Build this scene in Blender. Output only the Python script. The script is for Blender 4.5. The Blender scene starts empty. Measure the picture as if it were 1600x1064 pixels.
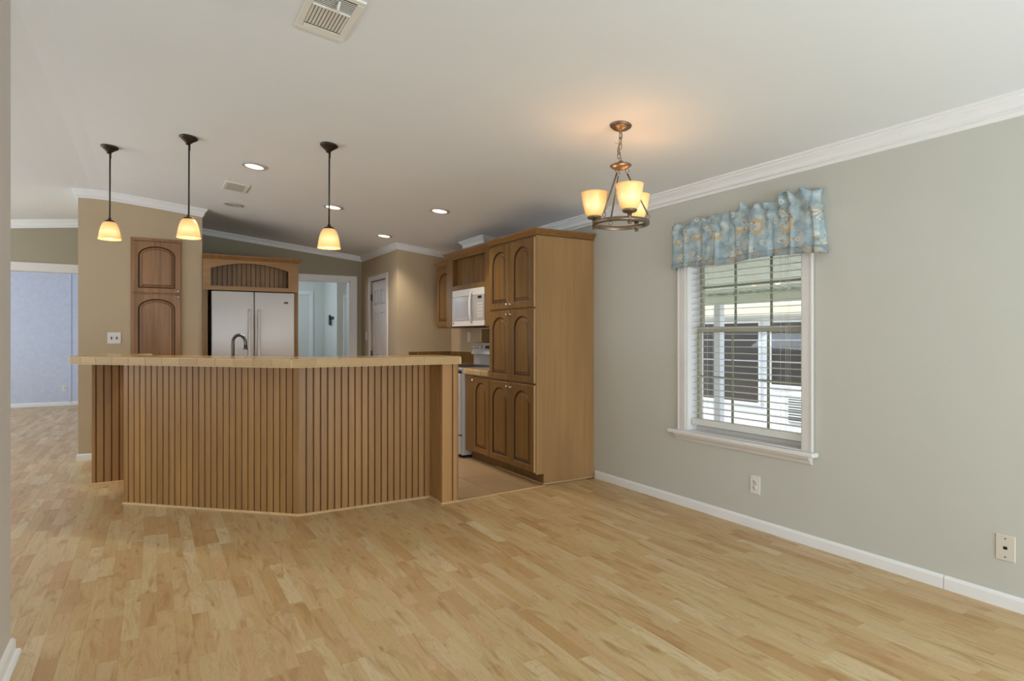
import bpy, bmesh, math, random
from mathutils import Vector, Matrix
from mathutils.geometry import tessellate_polygon

random.seed(7)
sc = bpy.context.scene
COL = sc.collection
PI = math.pi

# ------------------------------------------------------------------ camera, world, lights
H = 1.23
YAW = math.atan2(562, 950)
cam_d = bpy.data.cameras.new('camera')
cam_d.sensor_width = 36
cam_d.lens = 950 / 1600 * 36
cam_d.shift_y = -5 / 1600
cam_d.clip_start = 0.02
cam = bpy.data.objects.new('camera', cam_d)
cam.location = (0, 0, H)
cam.rotation_euler = (PI / 2, 0, -YAW)
COL.objects.link(cam)
sc.camera = cam

vs = sc.view_settings
vs.view_transform = 'Standard'
vs.look = 'None'
vs.exposure = 0.0
vs.gamma = 1.0
vs.use_curve_mapping = False

world = bpy.data.worlds.new('world')
sc.world = world
world.use_nodes = True
bg = world.node_tree.nodes['Background']
bg.inputs['Color'].default_value = (0.80, 0.90, 1.0, 1)
bg.inputs['Strength'].default_value = 1.8


def area(name, loc, rot, sx, sy, power, color):
    d = bpy.data.lights.new(name, 'AREA')
    d.shape = 'RECTANGLE'
    d.size, d.size_y = sx, sy
    d.energy = power
    d.color = color
    o = bpy.data.objects.new(name, d)
    o.location = loc
    o.rotation_euler = rot
    COL.objects.link(o)
    return o


sun_d = bpy.data.lights.new('sun', 'SUN')
sun_d.energy = 3.6
sun_d.angle = 0.01
sun_d.color = (1.0, 0.96, 0.88)
sun = bpy.data.objects.new('sun', sun_d)
sun.rotation_euler = (math.radians(38), 0, math.radians(-150))
COL.objects.link(sun)
# unseen area lights standing in for daylight behind the camera and in the side rooms
area('daylight_fill_rear', (1.5, -2.42, 1.25), (math.radians(124), 0, 0), 3.2, 2.1, 246, (0.77, 0.90, 1.0))  # added before a solid wall, tilted up to brighten the ceiling
area('daylight_fill_living', (-4.2, 5.9, 1.2), (math.radians(154), 0, -PI / 2), 5.0, 1.4, 200, (0.76, 0.88, 1.0))  # no window modelled here; steep upward tilt fills the ceiling
area('daylight_far_room', (-4.2, 11.4, 1.4), (PI / 2, 0, -PI / 2), 2.6, 1.4, 58, (0.80, 0.89, 1.0))
area('fill_hall_room', (3.4, 10.9, 2.35), (0, 0, 0), 0.6, 0.6, 7, (0.80, 0.90, 1.0))  # added overhead fill for the dark room off the hall
area('daylight_hall', (1.2, 10.0, 1.9), (0, math.radians(-60), 0), 0.8, 0.8, 13, (0.80, 0.91, 1.0))


# ------------------------------------------------------------------ materials
def lin(c):
    return tuple((v / 255 / 12.92) if v / 255 <= 0.04045 else ((v / 255 + 0.055) / 1.055) ** 2.4 for v in c)


def rgba(c):
    return (*lin(c), 1)


class NT:
    def __init__(s, name):
        s.m = bpy.data.materials.new(name)
        s.m.use_nodes = True
        s.t = s.m.node_tree
        s.b = s.t.nodes['Principled BSDF']

    def n(s, kind, **kw):
        nd = s.t.nodes.new(kind)
        for k, v in kw.items():
            setattr(nd, k, v)
        return nd

    def l(s, a, b):
        s.t.links.new(a, b)

    def math(s, op, a, b=None, c=None):
        nd = s.n('ShaderNodeMath', operation=op)
        for i, v in enumerate((a, b, c)):
            if v is None:
                continue
            if isinstance(v, (int, float)):
                nd.inputs[i].default_value = v
            else:
                s.l(v, nd.inputs[i])
        return nd.outputs[0]

    def mix(s, f, a, b, blend='MIX'):
        nd = s.n('ShaderNodeMix', data_type='RGBA', blend_type=blend)
        for i, v in ((0, f), (6, a), (7, b)):
            if isinstance(v, (int, float)):
                nd.inputs[i].default_value = v
            elif isinstance(v, tuple):
                nd.inputs[i].default_value = v if len(v) == 4 else (*v, 1)
            else:
                s.l(v, nd.inputs[i])
        return nd.outputs[2]

    def pos(s, scale=(1, 1, 1)):
        g = s.n('ShaderNodeTexCoord')
        mp = s.n('ShaderNodeMapping')
        mp.inputs['Scale'].default_value = scale
        s.l(g.outputs['Object'], mp.inputs[0])
        return mp.outputs[0]

    def noise(s, vec, scale=5, detail=3, rough=0.5, dist=0):
        nd = s.n('ShaderNodeTexNoise')
        nd.inputs['Scale'].default_value = scale
        nd.inputs['Detail'].default_value = detail
        nd.inputs['Roughness'].default_value = rough
        nd.inputs['Distortion'].default_value = dist
        if vec is not None:
            s.l(vec, nd.inputs['Vector'])
        return nd.outputs[0]

    def ramp(s, f, stops):
        r = s.n('ShaderNodeValToRGB')
        e = r.color_ramp.elements
        while len(e) < len(stops):
            e.new(0.5)
        for i, (p, c) in enumerate(stops):
            e[i].position = p
            e[i].color = c if len(c) == 4 else (*c, 1)
        s.l(f, r.inputs[0])
        return r.outputs[0]

    def bump(s, h, strength=0.2, dist=0.002):
        b = s.n('ShaderNodeBump')
        b.inputs['Strength'].default_value = strength
        b.inputs['Distance'].default_value = dist
        s.l(h, b.inputs['Height'])
        s.l(b.outputs[0], s.b.inputs['Normal'])


def plain(name, c, rough=0.5, metal=0.0, spec=0.5, var=0.04, vscale=3.0, bump=0.0, bscale=200):
    t = NT(name)
    v = t.noise(t.pos(), vscale, 2)
    a = tuple(max(0, x * (1 - var)) for x in lin(c))
    b = tuple(min(1, x * (1 + var)) for x in lin(c))
    t.l(t.mix(v, a, b), t.b.inputs['Base Color'])
    t.b.inputs['Roughness'].default_value = rough
    t.b.inputs['Metallic'].default_value = metal
    t.b.inputs['Specular IOR Level'].default_value = spec
    if bump:
        t.bump(t.noise(t.pos(), bscale, 2), bump, 0.001)
    return t.m


def wood(name, c, dark, rough=0.38, vary=0.12, axis=2, strength=0.6):
    t = NT(name)
    s = [26, 26, 26]
    s[axis] = 1.2
    g = t.noise(t.pos(tuple(s)), 1.0, 5, 0.6, 0.4)
    s2 = [3, 3, 3]
    s2[axis] = 0.7
    g2 = t.noise(t.pos(tuple(s2)), 1.0, 2)
    fac = t.ramp(g, [(0.3, (strength,) * 3), (0.62, (0.0,) * 3)])
    base = t.mix(t.ramp(g2, [(0.35, (0, 0, 0)), (0.65, (1, 1, 1))]), tuple(x * 0.88 for x in lin(c)), tuple(min(1, x * 1.1) for x in lin(c)))
    col = t.mix(fac, base, rgba(dark))
    oi = t.n('ShaderNodeObjectInfo')
    hsv = t.n('ShaderNodeHueSaturation')
    t.l(col, hsv.inputs['Color'])
    t.l(t.math('MULTIPLY_ADD', oi.outputs['Random'], vary * 2, 1 - vary), hsv.inputs['Value'])
    t.l(hsv.outputs[0], t.b.inputs['Base Color'])
    t.b.inputs['Roughness'].default_value = rough
    t.b.inputs['Specular IOR Level'].default_value = 0.35
    return t.m


def emis(name, c, strength, base=None):
    t = NT(name)
    t.b.inputs['Base Color'].default_value = rgba(base or c)
    t.b.inputs['Emission Color'].default_value = rgba(c)
    t.b.inputs['Emission Strength'].default_value = strength
    return t.m


M = {}
M['wall_greige'] = plain('greige_paint', (203, 201, 190), 0.75, var=0.02, bump=0.05)
M['wall_tan'] = plain('tan_paint', (194, 173, 142), 0.7, var=0.03, bump=0.05)
M['wall_olive'] = plain('olive_paint', (166, 156, 132), 0.7, var=0.03, bump=0.05)
M['wall_hall'] = plain('hall_paint', (205, 210, 206), 0.75, var=0.02)
M['wall_stub'] = plain('pale_grey_paint', (208, 200, 192), 0.7, var=0.02)
M['ceiling'] = plain('ceiling_paint', (238, 240, 241), 0.85, var=0.015, bump=0.08, bscale=120)
M['trim'] = plain('white_trim_paint', (244, 242, 240), 0.4, var=0.02)
M['window_white'] = plain('window_trim_paint', (226, 220, 214), 0.4, var=0.02)
M['far_wall'] = plain('textured_bluish_wallboard', (206, 212, 226), 0.7, var=0.10, vscale=18, bump=0.3, bscale=60)
M['cab'] = wood('glazed_maple', (136, 100, 52), (96, 62, 28), vary=0.05)
M['cab_light'] = wood('maple_end_panel', (172, 134, 90), (152, 112, 70), vary=0.02, strength=0.5)
M['cab_mid'] = wood('maple_valance_board', (158, 118, 70), (128, 90, 50), vary=0.02, axis=0, strength=0.5)
M['cab_edge'] = plain('lit_door_edge', (196, 160, 116), 0.45, var=0.08)  # light caught by the door edges, painted in as a paler tone
M['cab_mould'] = wood('maple_moulding', (150, 108, 62), (118, 80, 42), vary=0.03, axis=1)
M['pantry_wood'] = wood('pantry_maple', (164, 122, 84), (112, 76, 46), vary=0.05)
M['glaze'] = plain('dark_glaze', (66, 38, 14), 0.5, var=0.15, vscale=9)
M['slat'] = wood('beadboard_maple', (168, 126, 76), (142, 100, 56), vary=0.06, strength=0.5)
M['groove'] = plain('brown_groove_stain', (112, 74, 32), 0.6, var=0.1, vscale=9)
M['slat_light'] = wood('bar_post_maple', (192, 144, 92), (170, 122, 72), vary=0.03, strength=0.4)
M['slat_dark'] = wood('shaded_side_beadboard', (176, 128, 78), (150, 102, 58), vary=0.06, strength=0.5)
M['shoe'] = wood('pale_shoe_moulding', (214, 178, 128), (190, 150, 100), vary=0.04, axis=0)
M['grout'] = plain('pale_grout', (214, 190, 142), 0.8, var=0.04)
M['ss'] = plain('brushed_nickel', (96, 90, 84), 0.3, 1.0, var=0.05)
M['knob'] = plain('satin_nickel_knob', (214, 198, 178), 0.25, 1.0)
M['bronze'] = plain('oil_bronze', (70, 62, 50), 0.42, 0.85, var=0.2, vscale=30)
M['pewter'] = plain('antique_pewter', (138, 122, 104), 0.38, 0.85, var=0.2, vscale=30)
M['white_app'] = plain('white_enamel', (188, 182, 178), 0.2, var=0.01)
M['white_app2'] = plain('white_plastic', (232, 226, 220), 0.35, var=0.01)
M['grey_glass'] = plain('grey_window_screen', (176, 172, 172), 0.25, var=0.02)
M['black'] = plain('black_plastic', (14, 13, 12), 0.35)
M['dark'] = plain('dark_gap', (16, 12, 10), 0.8)
M['slot'] = plain('slot_grey', (88, 84, 78), 0.6)
M['beige_plate'] = plain('almond_plate', (220, 211, 196), 0.4)
M['stool'] = plain('glossy_sill_paint', (236, 232, 228), 0.16, var=0.01)
M['vent'] = plain('cream_vent_enamel', (240, 236, 226), 0.45, var=0.03)
M['vent_grey'] = plain('grey_vent_enamel', (206, 200, 192), 0.5, var=0.03)
M['vent_shadow'] = plain('vent_throat', (166, 160, 148), 0.7)
M['ring'] = plain('downlight_ring', (196, 190, 184), 0.5)
M['door_white'] = plain('white_door_paint', (222, 212, 208), 0.45, var=0.02)
M['door_hall'] = plain('cool_white_door_paint', (222, 226, 228), 0.45, var=0.02)
M['muntin'] = plain('olive_vinyl_muntin', (150, 154, 128), 0.5, var=0.05)
M['sash'] = plain('vinyl_sash', (190, 184, 162), 0.45, var=0.03)
M['cord'] = plain('white_cord', (224, 222, 214), 0.7)
M['slatblind'] = plain('white_blind_slat', (228, 226, 220), 0.4, var=0.02)
M['ext_white'] = plain('white_siding', (226, 230, 236), 0.6, var=0.02)
M['ext_glass'] = plain('dark_outside_glass', (58, 52, 48), 0.3, var=0.2, vscale=2)
M['ext_roof'] = plain('carport_sheet', (232, 238, 220), 0.5, var=0.04)
M['ext_fascia'] = plain('cream_fascia', (236, 228, 196), 0.6)
M['concrete'] = plain('pale_concrete', (206, 204, 198), 0.8, var=0.06)
M['lens_on'] = emis('lit_downlight_lens', (255, 236, 204), 5.0)
M['lens_off'] = plain('unlit_downlight_lens', (206, 202, 196), 0.35)


def shade_mat(name, c, s0, s1):
    t = NT(name)
    t.b.inputs['Base Color'].default_value = rgba((250, 214, 150))
    t.b.inputs['Roughness'].default_value = 0.35
    g = t.n('ShaderNodeTexCoord')
    sep = t.n('ShaderNodeSeparateXYZ')
    t.l(g.outputs['Generated'], sep.inputs[0])
    # the lamp inside is closest to the middle of the glass
    d = t.math('ABSOLUTE', t.math('SUBTRACT', sep.outputs[2], 0.42))
    lw = t.n('ShaderNodeLayerWeight')
    lw.inputs[0].default_value = 0.5
    f = t.math('SUBTRACT', 1.0, t.math('MULTIPLY', d, 1.1))
    f = t.math('MULTIPLY', f, t.math('SUBTRACT', 1.05, t.math('MULTIPLY', lw.outputs['Facing'], 0.55)))
    t.l(t.ramp(f, [(0.2, lin((238, 150, 58))), (0.65, lin((255, 196, 104))), (0.95, lin((255, 232, 170)))]), t.b.inputs['Emission Color'])
    t.l(t.math('MULTIPLY_ADD', f, s1 - s0, s0), t.b.inputs['Emission Strength'])
    return t.m


M['shade'] = shade_mat('amber_glass_shade', None, 0.22, 0.78)
M['shade2'] = shade_mat('cream_glass_shade', None, 0.25, 0.68)
M['bulb'] = emis('lamp_bulb', (255, 222, 160), 6.0)


def tile_mat(name, c1, c2, c3, rough=0.18):
    t = NT(name)
    oi = t.n('ShaderNodeObjectInfo')
    base = t.ramp(oi.outputs['Random'], [(0.0, lin(c1)), (0.5, lin(c2)), (1.0, lin(c3))])
    n = t.noise(t.pos(), 22, 4, 0.6)
    t.l(t.mix(t.math('MULTIPLY', n, 0.35), base, tuple(x * 0.6 for x in lin(c2))), t.b.inputs['Base Color'])
    t.b.inputs['Roughness'].default_value = rough
    return t.m


M['tile'] = tile_mat('tan_glazed_tile', (166, 136, 88), (178, 148, 102), (160, 134, 92))
M['tile_edge'] = tile_mat('tan_edge_tile', (194, 158, 110), (206, 172, 126), (188, 156, 112), 0.5)
M['tile_edge'].node_tree.nodes['Principled BSDF'].inputs['Specular IOR Level'].default_value = 0.25
M['tile_dark'] = tile_mat('olive_brown_tile', (124, 94, 42), (138, 104, 52), (112, 84, 40), 0.3)
M['tile_floor'] = tile_mat('beige_floor_tile', (184, 152, 112), (190, 158, 118), (178, 148, 110), 0.4)
M['grout_dark'] = plain('floor_grout', (150, 126, 98), 0.85)


def plank_mat():
    t = NT('laminate_maple')
    at = t.n('ShaderNodeAttribute', attribute_name='tone')
    sep = t.n('ShaderNodeSeparateColor')
    t.l(at.outputs['Color'], sep.inputs[0])
    g = t.n('ShaderNodeNewGeometry')
    off = t.n('ShaderNodeCombineXYZ')
    t.l(t.math('MULTIPLY', sep.outputs[1], 37.0), off.inputs[0])
    t.l(t.math('MULTIPLY', sep.outputs[2], 53.0), off.inputs[1])
    add = t.n('ShaderNodeVectorMath', operation='ADD')
    t.l(g.outputs['Position'], add.inputs[0])
    t.l(off.outputs[0], add.inputs[1])
    mp = t.n('ShaderNodeMapping')
    mp.inputs['Scale'].default_value = (60, 3.5, 1)
    t.l(add.outputs[0], mp.inputs[0])
    grain = t.noise(mp.outputs[0], 1.0, 4, 0.6, 0.6)
    mp2 = t.n('ShaderNodeMapping')
    mp2.inputs['Scale'].default_value = (15, 3.0, 1)
    t.l(add.outputs[0], mp2.inputs[0])
    cloud = t.noise(mp2.outputs[0], 1.0, 3, 0.55, 1.2)
    wv = t.math('FRACT', t.math('MULTIPLY', cloud, 11.0))
    base = t.ramp(sep.outputs[0], [(0.0, lin((194, 154, 104))), (0.3, lin((206, 176, 124))), (0.55, lin((212, 188, 140))),
                                   (0.8, lin((206, 170, 122))), (1.0, lin((220, 200, 158)))])
    c = t.mix(t.ramp(grain, [(0.35, (0.26,) * 3), (0.65, (0,) * 3)]), base, rgba((170, 132, 86)))
    c = t.mix(t.ramp(cloud, [(0.52, (0,) * 3), (0.72, (0.75,) * 3)]), c, rgba((168, 122, 70)))
    c = t.mix(t.ramp(wv, [(0.0, (0.30,) * 3), (0.22, (0,) * 3)]), c, rgba((150, 110, 62)))
    kn = t.n('ShaderNodeTexVoronoi')
    kn.inputs['Scale'].default_value = 1.0
    mp3 = t.n('ShaderNodeMapping')
    mp3.inputs['Scale'].default_value = (7.5, 2.4, 1)
    t.l(add.outputs[0], mp3.inputs[0])
    t.l(mp3.outputs[0], kn.inputs['Vector'])
    c = t.mix(t.ramp(kn.outputs['Distance'], [(0.02, (0.7,) * 3), (0.075, (0,) * 3)]), c, rgba((146, 100, 56)))
    t.l(c, t.b.inputs['Base Color'])
    t.b.inputs['Roughness'].default_value = 0.36
    t.b.inputs['Specular IOR Level'].default_value = 0.4
    return t.m


M['plank'] = plank_mat()
M['subfloor'] = plain('plank_joint', (150, 108, 62), 0.7)


def glass_mat():
    t = NT('window_glass')
    tr = t.n('ShaderNodeBsdfTransparent')
    gl = t.n('ShaderNodeBsdfGlossy')
    gl.inputs['Roughness'].default_value = 0.02
    fr = t.n('ShaderNodeFresnel')
    fr.inputs['IOR'].default_value = 1.25
    mx = t.n('ShaderNodeMixShader')
    t.l(fr.outputs[0], mx.inputs[0])
    t.l(tr.outputs[0], mx.inputs[1])
    t.l(gl.outputs[0], mx.inputs[2])
    out = [n for n in t.t.nodes if n.type == 'OUTPUT_MATERIAL'][0]
    t.l(mx.outputs[0], out.inputs['Surface'])
    return t.m


M['glass'] = glass_mat()


def fabric_mat(name='seashell_print_cotton', hem=False):
    """sea shells, starfish and coral printed on blue cotton, laid out in the cloth's own UV (metres)"""
    t = NT(name)
    uv = t.n('ShaderNodeUVMap', uv_map='cloth')
    n1 = t.noise(uv.outputs[0], 14, 4, 0.6)
    n2 = t.noise(uv.outputs[0], 60, 3, 0.6)
    blue = t.ramp(n1, [(0.35, lin((142, 162, 172))), (0.5, lin((166, 186, 196))), (0.68, lin((202, 212, 212)))])
    coral = t.ramp(t.noise(uv.outputs[0], 34, 5, 0.75, 1.5), [(0.53, (0,) * 3), (0.58, (1,) * 3)])
    blue = t.mix(t.math('MULTIPLY', coral, 0.6), blue, rgba((206, 204, 184)))
    col = blue

    def motif(scale, seed, build, col):
        mp = t.n('ShaderNodeMapping')
        mp.inputs['Location'].default_value = (seed, seed * 0.37, 0)
        t.l(uv.outputs[0], mp.inputs[0])
        v = t.n('ShaderNodeTexVoronoi', voronoi_dimensions='2D')
        v.inputs['Scale'].default_value = scale
        v.inputs['Randomness'].default_value = 0.55
        t.l(mp.outputs[0], v.inputs['Vector'])
        sub = t.n('ShaderNodeVectorMath', operation='SUBTRACT')
        t.l(mp.outputs[0], sub.inputs[0])
        t.l(v.outputs['Position'], sub.inputs[1])
        s = t.n('ShaderNodeSeparateXYZ')
        t.l(sub.outputs[0], s.inputs[0])
        r = t.math('SQRT', t.math('ADD', t.math('MULTIPLY', s.outputs[0], s.outputs[0]), t.math('MULTIPLY', s.outputs[1], s.outputs[1])))
        sepc = t.n('ShaderNodeSeparateColor')
        t.l(v.outputs['Color'], sepc.inputs[0])
        a = t.math('ADD', t.math('ARCTAN2', s.outputs[1], s.outputs[0]), t.math('MULTIPLY', sepc.outputs[0], 6.28))
        return build(r, a, sepc.outputs[1], col)

    def starfish(r, a, rnd, col):
        arm = t.math('ADD', t.math('MULTIPLY', t.math('POWER', t.math('MULTIPLY_ADD', t.math('COSINE', t.math('MULTIPLY', a, 5.0)), 0.5, 0.5), 3.0), 0.044), 0.009)
        f = t.math('LESS_THAN', r, arm)
        f2 = t.math('LESS_THAN', r, t.math('MULTIPLY', arm, 0.72))
        on = t.math('GREATER_THAN', rnd, 0.35)
        col = t.mix(t.math('MULTIPLY', f, on), col, rgba((168, 146, 112)))
        return t.mix(t.math('MULTIPLY', f2, on), col, rgba((226, 216, 190)))

    def shell(r, a, rnd, col):
        rim = t.math('MULTIPLY_ADD', t.math('COSINE', t.math('MULTIPLY', a, 15.0)), 0.004, 0.048)
        on = t.math('GREATER_THAN', rnd, 0.3)
        fan = t.math('GREATER_THAN', t.math('COSINE', t.math('MULTIPLY', a, 0.5)), 0.25)
        on = t.math('MULTIPLY', on, fan)
        f = t.math('MULTIPLY', t.math('LESS_THAN', r, rim), on)
        st = t.math('GREATER_THAN', t.math('SINE', t.math('MULTIPLY', a, 24.0)), 0.0)
        core = t.math('MULTIPLY', t.math('LESS_THAN', r, 0.026), on)
        c = t.mix(st, rgba((222, 208, 172)), rgba((178, 154, 114)))
        col = t.mix(f, col, c)
        return t.mix(core, col, rgba((216, 208, 190)))

    def ring(r, a, rnd, col):
        f = t.math('LESS_THAN', t.math('ABSOLUTE', t.math('SUBTRACT', r, 0.011)), 0.004)
        on = t.math('GREATER_THAN', rnd, 0.4)
        return t.mix(t.math('MULTIPLY', f, on), col, rgba((220, 218, 204)))

    col = motif(9.0, 3.3, ring, col)
    col = motif(5.6, 1.7, shell, col)
    col = motif(5.2, 8.9, starfish, col)
    col = t.mix(t.math('MULTIPLY', n2, 0.25), col, rgba((128, 140, 140)))
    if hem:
        col = t.mix(0.45, col, rgba((138, 146, 150)))  # hem band mixed towards grey
    t.l(col, t.b.inputs['Base Color'])
    t.b.inputs['Roughness'].default_value = 0.85
    t.b.inputs['Specular IOR Level'].default_value = 0.15
    return t.m


M['fabric'] = fabric_mat()
M['fabric_hem'] = fabric_mat('greyed_hem_cotton', True)


# ------------------------------------------------------------------ mesh helpers
class MB:
    def __init__(s):
        s.v, s.f, s.mi, s.sm = [], [], [], []

    def add(s, verts, faces, mi=0, smooth=False):
        b = len(s.v)
        s.v += [tuple(v) for v in verts]
        for f in faces:
            s.f.append([b + i for i in f])
            s.mi.append(mi)
            s.sm.append(smooth)
        return s

    def box(s, a, b, mi=0, bev=0.0):
        x0, y0, z0 = [min(p, q) for p, q in zip(a, b)]
        x1, y1, z1 = [max(p, q) for p, q in zip(a, b)]
        if bev <= 0:
            v = [(x0, y0, z0), (x1, y0, z0), (x1, y1, z0), (x0, y1, z0), (x0, y0, z1), (x1, y0, z1), (x1, y1, z1), (x0, y1, z1)]
            s.add(v, [(3, 2, 1, 0), (4, 5, 6, 7), (0, 1, 5, 4), (1, 2, 6, 5), (2, 3, 7, 6), (3, 0, 4, 7)], mi)
        else:
            bm = bmesh.new()
            bmesh.ops.create_cube(bm, size=1)
            for v in bm.verts:
                v.co = Vector(((x0 + x1) / 2 + v.co.x * (x1 - x0), (y0 + y1) / 2 + v.co.y * (y1 - y0), (z0 + z1) / 2 + v.co.z * (z1 - z0)))
            bmesh.ops.bevel(bm, geom=bm.edges[:], offset=min(bev, 0.45 * min(x1 - x0, y1 - y0, z1 - z0)), segments=1 if bev < 0.004 else 2, affect='EDGES', profile=0.5)
            bm.verts.index_update()
            s.add([v.co for v in bm.verts], [[v.index for v in f.verts] for f in bm.faces], mi)
            bm.free()
        return s

    def prism(s, poly, z0, z1, mi=0, zf=None):
        """poly (x,y) list counter-clockwise, extruded in z"""
        n = len(poly)
        v = [(x, y, z0) for x, y in poly] + [(x, y, (zf(x) if zf else z1)) for x, y in poly]
        tri = tessellate_polygon([[Vector((x, y, 0)) for x, y in poly]])
        f = []
        for a, b, c in tri:
            p, q, r = (Vector((*poly[i], 0)) for i in (a, b, c))
            if (q - p).cross(r - p).z < 0:
                b, c = c, b
            f.append((n + a, n + b, n + c))
            f.append((c, b, a))
        f += [(i, (i + 1) % n, n + (i + 1) % n, n + i) for i in range(n)]
        return s.add(v, f, mi)

    def lathe(s, prof, seg=24, mi=0, smooth=True, c=(0, 0, 0), mat=None, arc=2 * PI):
        n = len(prof)
        v = []
        closed = abs(arc - 2 * PI) < 1e-6
        cnt = seg if closed else seg + 1
        for k in range(cnt):
            a = arc * k / seg
            for r, z in prof:
                p = Vector((r * math.cos(a), r * math.sin(a), z))
                if mat:
                    p = mat @ p
                v.append((p.x + c[0], p.y + c[1], p.z + c[2]))
        f = []
        for k in range(seg):
            k2 = (k + 1) % cnt
            for i in range(n - 1):
                f.append((k * n + i, k2 * n + i, k2 * n + i + 1, k * n + i + 1))
        return s.add(v, f, mi, smooth)

    def tube(s, pts, r, seg=10, mi=0, cyclic=False, caps=True):
        pts = [Vector(p) for p in pts]
        n = len(pts)
        rr = r if isinstance(r, (list, tuple)) else [r] * n
        v, f = [], []
        up = None
        for i, p in enumerate(pts):
            a = pts[(i - 1) % n] if (cyclic or i > 0) else p
            b = pts[(i + 1) % n] if (cyclic or i < n - 1) else p
            d = (b - a).normalized()
            if up is None:
                up = Vector((0, 0, 1)) if abs(d.z) < 0.9 else Vector((1, 0, 0))
            x = d.cross(up).normalized()
            y = x.cross(d).normalized()
            up = y
            for k in range(seg):
                t = 2 * PI * k / seg
                v.append(p + (x * math.cos(t) + y * math.sin(t)) * rr[i])
        m = n if cyclic else n - 1
        for i in range(m):
            j = (i + 1) % n
            for k in range(seg):
                k2 = (k + 1) % seg
                f.append((i * seg + k, i * seg + k2, j * seg + k2, j * seg + k))
        if caps and not cyclic:
            f.append(tuple(range(seg)))
            f.append(tuple(range((n - 1) * seg, n * seg)))
        return s.add(v, f, mi, True)

    def xf(s, m):
        s.v = [tuple(m @ Vector(v)) for v in s.v]
        return s

    def build(s, name, mats, parent=None, local=False):
        me = bpy.data.meshes.new(name)
        me.from_pydata(s.v, [], s.f)
        if not isinstance(mats, (list, tuple)):
            mats = [mats]
        for m in mats:
            me.materials.append(M[m] if isinstance(m, str) else m)
        for p, mi, sm in zip(me.polygons, s.mi, s.sm):
            p.material_index = mi
            p.use_smooth = sm
        bm = bmesh.new()
        bm.from_mesh(me)
        bmesh.ops.recalc_face_normals(bm, faces=bm.faces)
        bm.to_mesh(me)
        bm.free()
        o = bpy.data.objects.new(name, me)
        COL.objects.link(o)
        if parent is not None:
            o.parent = parent
            if not local:
                o.matrix_parent_inverse = Matrix.Translation(-wloc(parent))
        return o


def wloc(o):
    """world location of a thing's empty (mesh parts are built in world space with their origin at zero)"""
    l = Vector((0, 0, 0))
    while o is not None:
        if o.type == 'EMPTY':
            l += o.location
        if o.parent is not None and o.parent.type == 'MESH':
            o = o.parent
            continue
        o = o.parent
    return l


def thing(name, label, cat, loc=(0, 0, 0), group=None, kind=None):
    o = bpy.data.objects.new(name, None)
    o.empty_display_size = 0.1
    o.location = loc
    COL.objects.link(o)
    o['label'] = label
    o['category'] = cat
    if group:
        o['group'] = group
    return o


def part(mb, name, mats, parent):
    """child built in world coordinates"""
    o = mb.build(name, mats)
    o.parent = parent
    if parent.type == 'EMPTY':
        o.matrix_parent_inverse = Matrix.Translation(-Vector(parent.location))
    return o


def struct(name, mb, mats, label=None):
    o = mb.build(name, mats)
    o['kind'] = 'structure'
    if label:
        o['label'] = label
    return o


def sempty(name, loc, label=None):
    o = bpy.data.objects.new(name, None)
    o.empty_display_size = 0.1
    o.location = loc
    o['kind'] = 'structure'
    if label:
        o['label'] = label
    COL.objects.link(o)
    return o


def tag(o, label, cat, group=None):
    o['label'] = label
    o['category'] = cat
    if group:
        o['group'] = group
    return o


def copy_tree(o, parent=None):
    c = o.copy()
    COL.objects.link(c)
    if parent is not None:
        c.parent = parent
    for ch in list(o.children):
        copy_tree(ch, c)
    return c


# ------------------------------------------------------------------ room shell
XR = 3.34
XRIDGE = -0.52
SL = 0.1085
ZR = 2.313 + SL * (XR - XRIDGE)


def cz(x):
    return ZR - SL * math.sqrt((x - XRIDGE) ** 2 + 0.04)


TILT = math.atan(SL)
YB = 8.68      # kitchen back wall
YP = 7.41      # pantry wall
YC = 7.19      # closet front
XC = 2.61      # closet side
YF = 13.58     # far room wall
YH = 9.30      # header over the far opening

# floor: sub floor plus laminate strips plus kitchen tiles
TZ = [(-0.43, 6.2), (0.02, 6.2), (-0.08, 5.42), (0.93, 4.44), (1.9, 4.44), (1.9, 4.16), (3.34, 4.16 + 0.035), (3.34, 8.68), (-0.43, 8.68)]


def tile_interval(x):
    ys = []
    n = len(TZ)
    for i in range(n):
        (x0, y0), (x1, y1) = TZ[i], TZ[(i + 1) % n]
        if (x0 <= x < x1) or (x1 <= x < x0):
            ys.append(y0 + (y1 - y0) * (x - x0) / (x1 - x0))
    return (min(ys), max(ys)) if ys else None


floor = struct('floor', MB().box((-4.5, -2.6, -0.10), (4.3, YF + 0.1, -0.009)), 'subfloor', 'pale maple laminate floor laid in narrow strips')
s_, c_ = math.sin(YAW), math.cos(YAW)


def proj(x, y, z):
    d = x * s_ + y * c_
    l = x * c_ - y * s_
    if d < 0.05:
        return None
    return 800 + 950 * l / d, 527 - 950 * (z - H) / d, d


strips = []
W = 0.0655
x = -4.5
row = 0
while x < XR:
    xa, xb = x, min(x + W, XR)
    rr = random.Random(row * 13 + 5)
    iv = tile_interval((xa + xb) / 2)
    segs = [(-2.6, YF)] if iv is None else [(-2.6, iv[0]), (iv[1], YF)]
    for y0, y1 in segs:
        if y1 > 8.6 and y0 > 8.0 and xa > -0.6:
            continue
        y = y0
        first = True
        while y < y1 - 1e-4:
            L = rr.uniform(0.26, 0.6) if not first else rr.uniform(0.08, 0.45)
            first = False
            e = min(y + L, y1)
            if y1 - e < 0.06:
                e = y1
            strips.append((xa, xb, y, e, rr.random(), rr.random(), rr.random()))
            y = e
    x += W
    row += 1


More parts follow.
